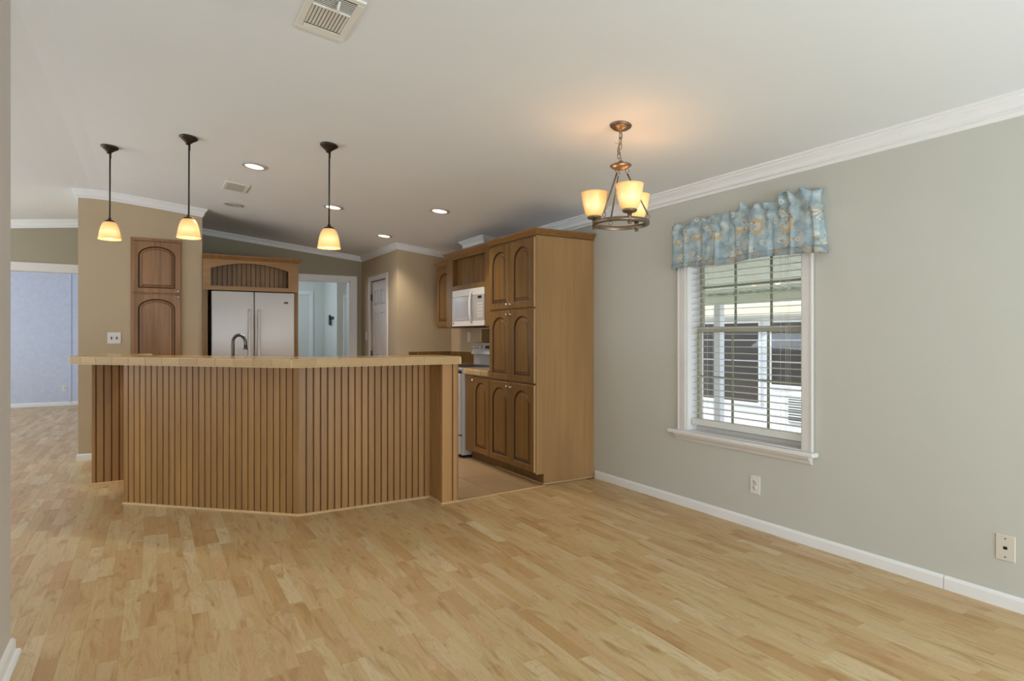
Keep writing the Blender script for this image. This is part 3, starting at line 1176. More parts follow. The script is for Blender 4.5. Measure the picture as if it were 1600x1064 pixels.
# ---- base cabinet between tall cabinet and range
bc = thing('base_cabinet', 'low maple base cabinet with one arched door next to the range', 'cabinet', (3.04, 5.3, 0))
BY0, BY1 = 5.04, 5.565
part(MB().box((TX + 0.01, BY0 + 0.001, 0.09), (XR - 0.002, BY1, 0.855)), 'carcass', 'cab', bc)
part(MB().box((TX, BY0 + 0.345, 0.09), (TX + 0.012, BY1, 0.855), 0, 0.002), 'stile', 'cab', bc)
part(MB().box((2.815, BY0 + 0.001, 0.0), (2.83, BY1, 0.09)), 'toe_kick', 'cab', bc)
arched_door(bc, (TX + 0.012, BY0 + 0.345, 0.105), (0, -1, 0), (-1, 0, 0), 0.333, 0.735, 0.115, 0.048, (0.028, 0.70), 'cab')
# ---- corner base cabinet beyond the range
cb = thing('corner_base_cabinet', 'maple corner base cabinet beyond the range under the tiled counter', 'cabinet', (3.04, 6.76, 0))
part(MB().box((TX + 0.01, 6.335, 0.09), (XR - 0.002, YC - 0.002, 0.855)), 'carcass', 'cab', cb)
part(MB().box((2.815, 6.335, 0.0), (2.83, YC - 0.002, 0.09)), 'toe_kick', 'cab', cb)
arched_door(cb, (TX + 0.01, 7.10, 0.105), (0, -1, 0), (-1, 0, 0), 0.36, 0.735, 0.11, 0.055, (0.33, 0.70), 'cab')
arched_door(cb, (TX + 0.01, 6.72, 0.105), (0, -1, 0), (-1, 0, 0), 0.36, 0.735, 0.11, 0.055, (0.03, 0.70), 'cab')


# ---- tiled counters
def clip(poly, a, b, keep_left=True):
    """clip polygon by half plane left of a->b"""
    out = []
    n = len(poly)
    sd = lambda p: (b[0] - a[0]) * (p[1] - a[1]) - (b[1] - a[1]) * (p[0] - a[0])
    for i in range(n):
        p, q = poly[i], poly[(i + 1) % n]
        sp, sq = sd(p), sd(q)
        if sp >= 0:
            out.append(p)
        if (sp > 0 > sq) or (sp < 0 < sq):
            t = sp / (sp - sq)
            out.append((p[0] + (q[0] - p[0]) * t, p[1] + (q[1] - p[1]) * t))
    return out


def parea(p):
    return 0.5 * sum(p[i][0] * p[(i + 1) % len(p)][1] - p[(i + 1) % len(p)][0] * p[i][1] for i in range(len(p)))


def inset_poly(poly, d):
    out = list(poly)
    n = len(poly)
    for i in range(n):
        a, b = Vector(poly[i]), Vector(poly[(i + 1) % n])
        if (b - a).length < 1e-5:
            continue
        nn = Vector((-(b - a).y, (b - a).x)).normalized() * d
        out = clip(out, tuple(a + nn), tuple(b + nn))
        if len(out) < 3:
            return []
    return out


def tile_region(parent, poly, org, ang, size, z0, z1, mat='tile', gap=0.0022):
    if parea(poly) < 0:
        poly = poly[::-1]
    u = Vector((math.cos(ang), math.sin(ang)))
    v = Vector((-u.y, u.x))
    loc = [((Vector(p) - Vector(org)).dot(u), (Vector(p) - Vector(org)).dot(v)) for p in poly]
    i0, i1 = math.floor(min(p[0] for p in loc) / size), math.ceil(max(p[0] for p in loc) / size)
    j0, j1 = math.floor(min(p[1] for p in loc) / size), math.ceil(max(p[1] for p in loc) / size)
    for i in range(i0, i1):
        for j in range(j0, j1):
            sq = [(i * size, j * size), ((i + 1) * size, j * size), ((i + 1) * size, (j + 1) * size), (i * size, (j + 1) * size)]
            c = sq
            for k in range(len(loc)):
                c = clip(c, loc[k], loc[(k + 1) % len(loc)])
                if len(c) < 3:
                    break
            if len(c) < 3:
                continue
            c = inset_poly(c, gap / 2)
            if len(c) < 3 or abs(parea(c)) < 4e-4:
                continue
            w = [tuple(Vector(org) + u * p[0] + v * p[1]) for p in c]
            part(MB().prism(w, z0, z1), 'tile', mat, parent)


def edge_run(parent, a, b, out, z0, z1, size=0.152, thick=0.014, mat='tile_edge', start=0.0):
    """bullnose edge tiles from a to b, 'out' the outward unit vector"""
    a, b, out = Vector(a), Vector(b), Vector(out)
    L = (b - a).length
    d = (b - a).normalized()
    s = 0.0
    r = 0.012
    prof = [(-0.03, z0 + (z1 - z0) - 0.003), (-0.03, z1)]
    prof = [(0, z0 + 0.003), (thick - 0.003, z0 + 0.003), (thick, z0 + 0.007)]
    for k in range(5):
        t = PI / 2 * k / 4
        prof.append((thick - r + r * math.cos(t), z1 - r + r * math.sin(t)))
    prof += [(0, z1)]
    first = start if start > 0 else size
    while s < L - 1e-3:
        e = min(s + (first if s == 0 else size), L)
        if L - e < 0.03:
            e = L
        p0, p1 = a + d * (s + 0.0019), a + d * (e - 0.0019)
        n = len(prof)
        vv = [(p0.x + out.x * q, p0.y + out.y * q, zz) for q, zz in prof] + [(p1.x + out.x * q, p1.y + out.y * q, zz) for q, zz in prof]
        ff = [(i, (i + 1) % n, n + (i + 1) % n, n + i) for i in range(n)] + [tuple(range(n)), tuple(range(n, 2 * n))]
        part(MB().add(vv, ff), 'edge_tile', mat, parent)
        s = e


cr = thing('range_side_countertop', 'tan tiled countertop on the base cabinet between tall cabinet and range', 'countertop', (3.04, 5.3, 0.856))
part(MB().box((TX - 0.012, BY0 + 0.002, 0.856), (XR - 0.002, BY1 - 0.002, 0.908)), 'slab', 'grout', cr)
tile_region(cr, [(TX - 0.01, BY0 + 0.002), (XR - 0.003, BY0 + 0.002), (XR - 0.003, BY1 - 0.003), (TX - 0.01, BY1 - 0.003)], (TX - 0.012, BY0), 0, 0.152, 0.908, 0.914)
edge_run(cr, (TX - 0.012, BY0 + 0.002), (TX - 0.012, BY1 - 0.003), (-1, 0), 0.858, 0.914)
cc = thing('corner_countertop', 'tan tiled countertop in the corner beyond the range', 'countertop', (3.04, 6.76, 0.856))
part(MB().box((TX - 0.012, 6.337, 0.856), (XR - 0.002, YC - 0.002, 0.908)), 'slab', 'grout', cc)
tile_region(cc, [(TX - 0.01, 6.338), (XR - 0.003, 6.338), (XR - 0.003, YC - 0.003), (TX - 0.01, YC - 0.003)], (TX - 0.012, 6.337), 0, 0.152, 0.908, 0.914)
edge_run(cc, (TX - 0.012, 6.338), (TX - 0.012, YC - 0.003), (-1, 0), 0.858, 0.914)

# backsplash tiles
bs = thing('tile_backsplash', 'olive brown tile backsplash behind the range and along the counter', 'backsplash', (XR, 6.2, 0.914))
part(MB().box((XR - 0.006, 5.57, 0.914), (XR - 0.001, YC - 0.001, 1.05)).box((2.75, YC - 0.006, 0.914), (XR - 0.006, YC - 0.001, 1.05)).box((XR - 0.006, 5.57, 1.05), (XR - 0.001, 6.38, 1.34)), 'backing', 'grout', bs)
k = 0
y = 5.57
while y < YC - 0.05:
    for r_ in range(3):
        z0 = 0.916 + r_ * 0.1375
        if r_ > 0 and y + 0.152 > 6.40:
            continue
        part(MB().box((XR - 0.013, y + 0.0015, z0), (XR - 0.006, min(y + 0.15, YC - 0.014), z0 + 0.134), 0, 0.002), 'tile', 'tile_dark', bs)
    y += 0.152
x = XR - 0.014
while x > 2.80:
    xa = max(x - 0.152, 2.75)
    part(MB().box((xa + 0.0015, YC - 0.013, 0.916), (x - 0.0015, YC - 0.006, 1.05), 0, 0.002), 'tile', 'tile_dark', bs)
    x -= 0.152

# ---- range
rg = thing('kitchen_range', 'white electric range with rear control console beyond the base cabinet', 'range', (3.0, 5.95, 0))
RY0, RY1 = 5.572, 6.328
part(MB().box((2.71, RY0, 0.03), (3.31, RY1, 0.90), 0, 0.004), 'body', 'white_app', rg)
part(MB().box((2.74, RY0 + 0.02, 0.0), (3.28, RY1 - 0.02, 0.03)), 'plinth', 'black', rg)
part(MB().box((2.70, RY0 - 0.001, 0.90), (3.30, RY1 + 0.001, 0.918), 0, 0.004), 'cooktop', 'white_app', rg)
part(MB().box((2.76, RY0 + 0.03, 0.918), (3.2, RY1 - 0.03, 0.921)), 'glass_top', 'black', rg)
od = part(MB().box((2.675, RY0 + 0.006, 0.24), (2.709, RY1 - 0.006, 0.86), 0, 0.006), 'oven_door', 'white_app', rg)
part(MB().box((2.672, RY0 + 0.14, 0.38), (2.676, RY1 - 0.14, 0.64)), 'oven_window', 'black', od)
part(MB().tube([(2.676, RY0 + 0.08, 0.80), (2.64, RY0 + 0.08, 0.80), (2.64, RY1 - 0.08, 0.80), (2.676, RY1 - 0.08, 0.80)], 0.011, 8), 'handle', 'white_app2', od)
part(MB().box((2.70, RY0 + 0.004, 0.862), (2.709, RY1 - 0.004, 0.888)), 'vent_gap', 'black', rg)
part(MB().box((2.68, RY0 + 0.006, 0.045), (2.709, RY1 - 0.006, 0.228), 0, 0.006), 'drawer', 'white_app', rg)
part(MB().box((2.70, RY0 + 0.004, 0.229), (2.709, RY1 - 0.004, 0.239)), 'drawer_gap', 'black', rg)
con = MB()
prof = [(3.225, 0.918), (3.225, 1.035), (3.19, 1.04), (3.20, 1.075), (3.235, 1.165), (3.26, 1.172), (3.315, 1.172), (3.315, 0.918)]
nn = len(prof)
con.add([(a, RY0 + 0.004, b) for a, b in prof] + [(a, RY1 - 0.004, b) for a, b in prof], [(i, (i + 1) % nn, nn + (i + 1) % nn, nn + i) for i in range(nn)] + [tuple(range(nn)), tuple(range(nn, 2 * nn))])
co = part(con, 'control_console', 'white_app', rg)
tl = math.atan2(0.035, 0.09)
for yk in (RY1 - 0.06, RY1 - 0.13, RY0 + 0.06, RY0 + 0.13, RY1 - 0.21):
    kb = MB().lathe([(0.0, 0.022), (0.014, 0.022), (0.018, 0.019), (0.021, 0.0), (0.0, 0.0)], 14)
    kb.box((-0.003, -0.016, 0.02), (0.003, 0.016, 0.028), 0, 0.001)
    kb.xf(Matrix.Translation((3.216, yk, 1.118)) @ Matrix.Rotation(-PI / 2 + tl, 4, 'Y'))
    part(kb, 'knob', 'white_app2', co)
part(MB().box((-0.002, -0.05, -0.018), (0.002, 0.05, 0.018)).xf(Matrix.Translation((3.214, 5.97, 1.12)) @ Matrix.Rotation(tl, 4, 'Y')), 'display', 'black', co)

# ---- over-range cabinet with beadboard niche
oc = thing('over_range_cabinet', 'maple cabinet with open beadboard niche above the microwave', 'cabinet', (3.12, 5.86, 1.745))
OXF, OY0, OY1 = 2.90, 5.20, 6.37
zc0, zc1 = 1.342, 2.128
m_ = MB()
m_.box((OXF + 0.02, 6.205, zc0), (XR - 0.002, OY1, zc1))
m_.box((OXF + 0.02, OY0, zc0), (XR - 0.002, 5.43, zc1))
m_.box((OXF + 0.02, 5.43, 1.745), (XR - 0.002, 6.205, 1.77)).box((OXF + 0.02, 5.43, 2.10), (XR - 0.002, 6.205, zc1))
part(m_, 'carcass', 'cab', oc)
ff = MB()
ff.box((OXF, 6.205, zc0), (OXF + 0.02, OY1, zc1), 0, 0.001).box((OXF, OY0, zc0), (OXF + 0.02, 5.435, zc1), 0, 0.001)
ff.box((OXF, 5.435, 1.745), (OXF + 0.02, 6.205, 1.80), 0, 0.001).box((OXF, 5.435, 2.092), (OXF + 0.02, 6.205, zc1), 0, 0.001)
part(ff, 'face_frame', 'cab', oc)
part(sweep(MB(), [(3.0, OY1), (OXF, OY1), (OXF, 5.05)], -1 if False else 1, [(a, b * 0.9) for a, b in CABM], lambda x, y: zc1 - 0.002) if False else
     sweep(MB(), [(XR - 0.05, OY1), (OXF, OY1), (OXF, 5.06)], -1, CABM, lambda x, y: zc1 - 0.004), 'top_moulding', 'cab_mould', oc)
part(MB().box((2.972, 5.43, 1.77), (2.98, 6.205, 2.10)), 'niche_back', 'glaze', oc)
ns = 15
for k in range(ns):
    w_ = 0.775 / ns
    part(MB().box((2.960, 5.43 + k * w_ + 0.003, 1.77), (2.972, 5.43 + (k + 1) * w_ - 0.003, 2.10), 0, 0.002), 'slat', 'cab', oc)
# ---- corner upper cabinet
cu = thing('corner_upper_cabinet', 'narrow maple wall cabinet with one arched door beside the microwave', 'cabinet', (3.17, 6.65, 1.34))
part(MB().box((3.03, OY1 + 0.003, 1.342), (XR - 0.002, 6.92, 2.095)), 'carcass', 'cab', cu)
arched_door(cu, (3.03, 6.905, 1.36), (0, -1, 0), (-1, 0, 0), 0.50, 0.70, 0.125, 0.06, None, 'cab')
part(sweep(MB(), [(XR - 0.003, 6.92), (3.03, 6.92), (3.03, OY1 + 0.036)], -1, CABM, lambda x, y: 2.085), 'top_moulding', 'cab_mould', cu)

# ---- microwave
mw = thing('microwave', 'white over-the-range microwave under the beadboard niche', 'microwave', (3.1, 5.82, 1.345))
MY0, MY1, MZ0, MZ1 = 5.44, 6.20, 1.352, 1.742
part(MB().box((2.91, MY0, MZ0), (XR - 0.012, MY1, MZ1), 0, 0.003), 'body', 'white_app', mw)


def bowed(y0, y1, z0, z1, xf, bow, name, mat, parent, th=0.03):
    mb = MB()
    n = 10
    vv = []
    for k in range(n + 1):
        t = k / n
        y = y0 + (y1 - y0) * t
        g = (y - MY0) / (MY1 - MY0)
        x = xf - bow * (1 - (2 * g - 1) ** 2)
        vv += [(x, y, z0), (x, y, z1), (xf + th, y, z1), (xf + th, y, z0)]
    f = []
    for k in range(n):
        for i in range(4):
            f.append((k * 4 + i, (k + 1) * 4 + i, (k + 1) * 4 + (i + 1) % 4, k * 4 + (i + 1) % 4))
    f += [(0, 1, 2, 3), tuple(range(n * 4, n * 4 + 4))]
    mb.add(vv, f)
    return part(mb, name, mat, parent)


bowed(MY0, MY1, 1.672, MZ1, 2.892, 0.012, 'vent_grille', 'white_app2', mw)
bowed(MY0, MY1, MZ0, 1.405, 2.892, 0.012, 'lower_trim', 'white_app2', mw)
dr = bowed(MY0 + 0.19, MY1, 1.408, 1.668, 2.890, 0.012, 'microwave_door', 'white_app', mw)
bowed(MY0 + 0.31, MY1 - 0.09, 1.445, 1.615, 2.888, 0.012, 'door_window', 'grey_glass', dr, 0.006)
hp = [(2.888, MY0 + 0.265, 1.385), (2.862, MY0 + 0.245, 1.40), (2.845, MY0 + 0.235, 1.47), (2.842, MY0 + 0.235, 1.545), (2.845, MY0 + 0.24, 1.62), (2.862, MY0 + 0.25, 1.69), (2.888, MY0 + 0.27, 1.71)]
part(MB().tube(hp, 0.012, 8), 'handle', 'white_app2', dr)
cp_ = bowed(MY0, MY0 + 0.185, 1.408, 1.668, 2.890, 0.012, 'control_panel', 'white_app', mw)
bowed(MY0 + 0.05, MY0 + 0.125, 1.63, 1.658, 2.8885, 0.012, 'display', 'black', cp_, 0.004)
for i in range(3):
    for j in range(5):
        bowed(MY0 + 0.035 + i * 0.035, MY0 + 0.062 + i * 0.035, 1.44 + j * 0.032, 1.462 + j * 0.032, 2.8888, 0.012, 'button', 'beige_plate', cp_, 0.003)
part(MB().box((2.886, MY1 - 0.05, 1.37), (2.891, MY1 - 0.032, 1.395), 0, 0.002), 'badge', 'slot', mw)

# ---- duct chase with crown above the over-range cabinet
ch = MB().prism([(3.13, 5.88), (XR - 0.001, 5.88), (XR - 0.001, 6.36), (3.13, 6.36)], 2.10, 2.3, 0, lambda x: cz(x) - 0.001)
sweep(ch, [(XR - 0.001, 6.36), (3.13, 6.36), (3.13, 5.88), (XR - 0.001, 5.88)], -1, CROWN, lambda x, y: cz(x) - 0.001)
struct('trim_8', ch, 'trim', 'white boxed duct with crown moulding above the maple niche cabinet')

# ---- built-in pantry doors
pc = thing('pantry_cabinet', 'built-in maple pantry with two arched doors in the tan wall', 'cabinet', (0.04, YP, 0))
PX0, PX1 = -0.193, 0.272
fr = MB()
fr.box((PX0, YP - 0.02, 0.08), (PX0 + 0.022, YP, 2.265), 0, 0.002).box((PX1 - 0.022, YP - 0.02, 0.08), (PX1, YP, 2.265), 0, 0.002)
fr.box((PX0 + 0.022, YP - 0.02, 2.235), (PX1 - 0.022, YP, 2.265), 0, 0.002).box((PX0 + 0.022, YP - 0.02, 0.08), (PX1 - 0.022, YP, 0.11), 0, 0.002).box((PX0 + 0.022, YP - 0.016, 1.66), (PX1 - 0.022, YP, 1.70))
part(fr, 'face_frame', 'pantry_wood', pc)
arched_door(pc, (PX0 + 0.018, YP - 0.014, 1.695), (1, 0, 0), (0, -1, 0), PX1 - PX0 - 0.03, 0.535, 0.105, 0.047, (PX1 - PX0 - 0.05, 0.022), 'pantry_wood')
arched_door(pc, (PX0 + 0.018, YP - 0.014, 0.12), (1, 0, 0), (0, -1, 0), PX1 - PX0 - 0.03, 1.56, 0.105, 0.047, (PX1 - PX0 - 0.05, 1.535), 'pantry_wood')

# ---- refrigerator and its surround
FX0, FX1 = 0.522, 1.418
FYD = 7.34
fg = thing('refrigerator', 'white side-by-side refrigerator in the maple surround', 'refrigerator', (0.97, 7.8, 0))
part(MB().box((FX0 + 0.035, FYD + 0.07, 0.02), (FX1 - 0.004, 8.05, 1.735)), 'body', 'white_app2', fg)
part(MB().box((FX0 + 0.05, FYD + 0.1, 0.0), (FX1 - 0.05, 7.95, 0.02)), 'plinth', 'black', fg)
FXM = 0.985
for (a, b) in ((FX0 + 0.033, FXM - 0.003), (FXM + 0.003, FX1 - 0.002)):
    d = part(MB().box((a, FYD, 0.05), (b, FYD + 0.065, 1.738), 0, 0.01), 'fridge_door', 'white_app', fg)
    hx = b - 0.045 if b < 1.2 else a + 0.045
    part(MB().tube([(hx, FYD + 0.004, 0.60), (hx, FYD - 0.016, 0.64), (hx, FYD - 0.026, 0.75), (hx, FYD - 0.026, 1.40), (hx, FYD - 0.016, 1.50), (hx, FYD + 0.004, 1.54)], 0.017, 10), 'handle', 'white_app', d)
    if b > 1.2:
        part(MB().box((b - 0.115, FYD - 0.003, 1.615), (b - 0.07, FYD + 0.002, 1.636), 0, 0.001), 'badge', 'black', d)
sr = thing('refrigerator_surround', 'maple surround with arched beadboard niche over the white refrigerator', 'cabinet', (0.96, 7.8, 0))
sp = MB().box((XPR + 0.002, 7.36, 0), (FX0 - 0.004, 8.1, 2.09), 0, 0.002).box((FX1 + 0.002, 7.36, 0), (1.462, 8.1, 2.09), 0, 0.002)
part(sp, 'side_panel', 'cab', sr)
part(MB().box((FX0 - 0.003, 7.66, 0.0), (FX0 + 0.002, 8.05, 1.74)), 'gap_shade', 'dark', sr)  # dark sheet standing in for the shade beside the refrigerator
va = MB()
A0, A1, AZ0 = 0.545, 1.352, 1.795
outer = [(XPR + 0.002, 1.748), (1.462, 1.748), (1.462, 2.09), (XPR + 0.002, 2.09)]


def seg_arch(x0, x1, z0, zs, rise, n=18):
    pts = [(x0, z0), (x1, z0)]
    for k in range(n + 1):
        t = 1 - 2 * k / n
        pts.append(((x0 + x1) / 2 + t * (x1 - x0) / 2, zs + rise * (1 - t * t)))
    return pts


hole = seg_arch(A0, A1, AZ0, 1.985, 0.068)
fill_between(va, outer, hole, 7.345, 0)
fill_between(va, outer, hole, 7.365, 0)
strip(va, outer, 7.345, outer, 7.365, 0)
strip(va, hole, 7.345, hole, 7.365, 0)
part(va, 'arched_valance', 'cab_mid', sr)
part(MB().box((FX0, 7.366, 1.748), (FX1, 7.9, 1.765)).box((FX0, 7.366, 2.07), (FX1, 7.9, 2.088)), 'niche_board', 'cab', sr)
part(MB().box((FX0, 7.50, 1.765), (FX1, 7.51, 2.07)), 'niche_back', 'glaze', sr)
for k in range(18):
    w_ = (FX1 - FX0) / 18
    part(MB().box((FX0 + k * w_ + 0.003, 7.488, 1.765), (FX0 + (k + 1) * w_ - 0.003, 7.50, 2.07), 0, 0.002), 'slat', 'cab', sr)
part(sweep(MB(), [(XPR + 0.004, 7.345), (1.462, 7.345), (1.462, 8.1)], -1, CABM, lambda x, y: 2.082), 'top_moulding', 'cab_mould', sr)

# ---- breakfast bar
Z1 = 1.032
PL, PCn = Vector((-0.183, 5.33)), Vector((0.869, 4.352))
ub = (PCn - PL).normalized()
nb = Vector((-ub.y, ub.x))
if nb.y < 0:
    nb = -nb
TH = 0.12


def on_off(o, Y):
    s = (PL.y + nb.y * o - Y) / (-ub.y)
    q = PL + nb * o + ub * s
    return (q.x, q.y)


ba = thing('breakfast_bar', 'angled breakfast bar clad in grooved maple beadboard', 'bar', (0.87, 4.6, 0))
inner = on_off(TH, 4.472)
core = [(PL.x + 0.004, PL.y + 0.012), on_off(0.012, 4.364), (1.846, 4.364), (1.846, 4.137), (1.962, 4.137), (1.962, 4.472), inner, tuple(PL + nb * TH + ub * 0.004)]
part(MB().prism(core, 0.0, Z1), 'core', 'groove', ba)


def slat_run(a, b, n, out, z0, z1, mat, first=None):
    """n grooved boards from a to b standing proud of the core by 12 mm along 'out'"""
    a, b, out = Vector(a), Vector(b), Vector(out)
    d = (b - a).normalized()
    L = (b - a).length
    edges = [L * k / n for k in range(n + 1)] if first is None else [0] + [first + (L - first) * k / (n - 1) for k in range(n)]
    for k in range(n):
        s0, s1 = edges[k] + (0.0044 if k else 0), edges[k + 1] - (0.0044 if k < n - 1 else 0)
        bv = 0.0022
        prof = [(s0, -0.012), (s0, -bv), (s0 + bv, 0), (s1 - bv, 0), (s1, -bv), (s1, -0.012)]
        poly = [tuple(a + d * s + out * o) for s, o in prof]
        if parea(poly) < 0:
            poly = poly[::-1]
        part(MB().prism(poly, z0, z1), 'slat', mat, ba)


slat_run(PL, PCn, 29, -nb, 0.0, Z1, 'slat', 0.040)
slat_run(PCn, (1.843, 4.352), 20, (0, -1), 0.0, Z1, 'slat')
slat_run((1.842, 4.351), (1.842, 4.139), 5, (-1, 0), 0.0, Z1, 'slat')
slat_run((1.843, 4.125), (1.966, 4.125), 2, (0, -1), 0.0, Z1, 'slat_light', 0.083)
slat_run((1.974, 4.125), (1.974, 4.472), 7, (1, 0), 0.0, Z1, 'slat')
# recessed return at the left end
part(MB().box((-0.432, 6.162, 0.0), (0.30, 6.27, Z1)), 'return_core', 'groove', ba)
slat_run((-0.435, 6.15), (0.25, 6.15), 13, (0, -1), 0.0, Z1, 'slat', 0.03)
part(MB().box((-0.436, 6.155, 0.0), (-0.431, 6.27, Z1)), 'return_edge', 'slat', ba)
SH = [(0, 0), (0.014, 0), (0.0135, 0.006), (0.010, 0.011), (0.004, 0.0135), (0, 0.0135)]
part(sweep(MB(), [tuple(PL), tuple(PCn), (1.843, 4.352), (1.843, 4.125), (1.974, 4.125), (1.974, 4.2)], -1, SH, lambda x, y: 0.0), 'shoe_moulding', 'shoe', ba)
part(sweep(MB(), [(-0.436, 6.25), (-0.436, 6.15), (0.1, 6.15)], -1, SH, lambda x, y: 0.0), 'shoe_moulding', 'shoe', ba)

# floor transition strip between laminate and tile
struct('trim_9', MB().add([(1.978, 4.128, 0), (2.80, 4.19, 0), (2.80, 4.215, 0), (1.978, 4.153, 0), (1.978, 4.132, 0.005), (2.80, 4.194, 0.005), (2.80, 4.211, 0.005), (1.978, 4.149, 0.005)],
                          [(3, 2, 1, 0), (4, 5, 6, 7), (0, 1, 5, 4), (1, 2, 6, 5), (2, 3, 7, 6), (3, 0, 4, 7)]), 'shoe', 'pale strip between laminate and kitchen tile')

# ---- bar countertop
A_, B_, C_, D_ = Vector((-0.53, 5.52)), Vector((0.767, 4.09)), Vector((1.985, 4.09)), Vector((1.985, 4.53))
ua = (B_ - A_).normalized()
na = Vector((-ua.y, ua.x))
if na.y < 0:
    na = -na
OW = 0.47
s = (A_.y + na.y * OW - 4.53) / (-ua.y)
E_ = A_ + na * OW + ua * s
G_ = A_ + na * OW
H_ = Vector((-0.50, 6.30))
I_ = Vector((0.0, 6.30))
bt = thing('bar_countertop', 'tan ceramic tile countertop with angled front on the breakfast bar', 'countertop', (0.77, 4.5, 1.032))
E1 = 0.014
# slab set back by the edge tile thickness
sB = (A_.y + na.y * E1 - (4.09 + E1)) / (-ua.y)
B2 = A_ + na * E1 + ua * sB
A2 = A_ + na * E1 + ua * 0.010
H2 = H_ + Vector((E1, 0))
C2, D2 = C_ + Vector((-E1, E1)), D_ + Vector((-E1, 0))
E0 = 0.003
s0_ = (A_.y + na.y * E0 - (4.09 + E0)) / (-ua.y)
slab = [tuple(A_ + na * E0 + ua * 0.001), tuple(A_ + na * E0 + ua * s0_), tuple(C_ + Vector((-E0, E0))), tuple(D_ + Vector((-E0, 0))), tuple(E_), tuple(G_), tuple(I_), tuple(H_ + Vector((E0, 0)))]
slab_in = [tuple(A2), tuple(B2), tuple(C2), tuple(D2), tuple(E_), tuple(G_), tuple(I_), tuple(H2)]
part(MB().prism(slab, Z1, 1.083), 'slab', 'grout', bt)
ang = math.atan2(ua.y, ua.x)
tile_region(bt, [tuple(B2), tuple(C2), tuple(D2), tuple(E_)], tuple(B2), 0, 0.152, 1.083, 1.089)
tile_region(bt, [tuple(A2), tuple(B2), tuple(E_), tuple(G_)], tuple(B2), ang, 0.152, 1.083, 1.089)
tile_region(bt, [tuple(A2), tuple(G_), tuple(I_), tuple(H2)], tuple(A2), ang, 0.152, 1.083, 1.089)
edge_run(bt, tuple(B2), tuple(C2), (0, -1), 1.034, 1.089)
edge_run(bt, tuple(B2), tuple(A2), tuple(-na), 1.034, 1.089, start=0.14)
edge_run(bt, tuple(C2), tuple(D2), (1, 0), 1.034, 1.089)
eo = Vector((-(H2 - A2).y, (H2 - A2).x)).normalized()
edge_run(bt, tuple(A2), tuple(H2), tuple(eo), 1.034, 1.089)

# ---- lower kitchen counter behind the bar, sink and faucet
lc = thing('sink_cabinet', 'maple sink base cabinets hidden behind the breakfast bar', 'cabinet', (1.0, 5.0, 0))
p0 = PL + nb * (TH + 0.002) + ub * 0.05
ic1 = on_off(TH + 0.002, 4.474)
ic2 = on_off(TH + 0.60, 5.07)
p1 = PL + nb * (TH + 0.60) + ub * 0.05
low = [tuple(p0), ic1, (1.94, 4.474), (1.94, 5.07), ic2, tuple(p1)]
part(MB().prism(low, 0.0, 0.855), 'carcass', 'cab', lc)
lt = thing('sink_countertop', 'tan tiled sink countertop one step below the bar top', 'countertop', (1.0, 5.0, 0.856))
part(MB().prism(low, 0.856, 0.908), 'slab', 'grout', lt)
tile_region(lt, [ic1, (1.94, 4.474), (1.94, 5.07), ic2], ic1, 0, 0.152, 0.908, 0.914)
tile_region(lt, [tuple(p0), ic1, ic2, tuple(p1)], ic1, ang, 0.152, 0.908, 0.914)

fc = thing('kitchen_faucet', 'brushed nickel gooseneck faucet rising behind the bar top', 'faucet', (0.54, 5.33, 0.914))
fx, fyy = 0.54, 5.20
fd = Vector((c_, -s_, 0)).normalized()     # spout turned across the sink
part(MB().lathe([(0, 0.0), (0.028, 0.0), (0.026, 0.012), (0.019, 0.03), (0.016, 0.05), (0.0145, 0.07), (0, 0.07)], 18, c=(fx, fyy, 0.914)), 'faucet_base', 'ss', fc)
pts = [(fx, fyy, 0.97), (fx, fyy, 1.08), (fx, fyy, 1.16)]
R_ = 0.05
for k in range(1, 13):
    t = PI * k / 12 * 1.06
    pts.append((fx + fd.x * (R_ - R_ * math.cos(t)), fyy + fd.y * (R_ - R_ * math.cos(t)), 1.185 + 0.062 * math.sin(t)))
q = pts[-1]
pts.append((q[0] + fd.x * 0.003, q[1] + fd.y * 0.003, q[2] - 0.02))
part(MB().tube(pts, [0.0145] * 3 + [0.0125] * 12 + [0.0125], 12), 'spout', 'ss', fc)
q = Vector(pts[-1])
part(MB().lathe([(0.0, 0.022), (0.010, 0.022), (0.012, 0.012), (0.017, 0.004), (0.017, -0.006), (0.0, -0.006)], 16, c=(q.x, q.y, q.z - 0.012)), 'spray_head', 'ss', fc)
part(MB().tube([(fx, fyy, 0.955), (fx - fd.x * 0.05, fyy - fd.y * 0.05, 0.965), (fx - fd.x * 0.09, fyy - fd.y * 0.09, 0.985)], [0.009, 0.007, 0.006], 8), 'lever', 'ss', fc)


# ------------------------------------------------------------------ lights
def dist_label(t):
    return t


def point(loc, power, color, radius, parent=None):
    d = bpy.data.lights.new('lamp_glow', 'POINT')
    d.energy = power
    d.color = color
    d.shadow_soft_size = radius
    o = bpy.data.objects.new('lamp_glow', d)
    COL.objects.link(o)
    o.location = loc
    if parent:
        o.parent = parent
    return o


WARM = (1.0, 0.66, 0.32)
SLX = Matrix.Rotation(TILT, 4, 'Y')
GP = 'pendant lamps over the breakfast bar'


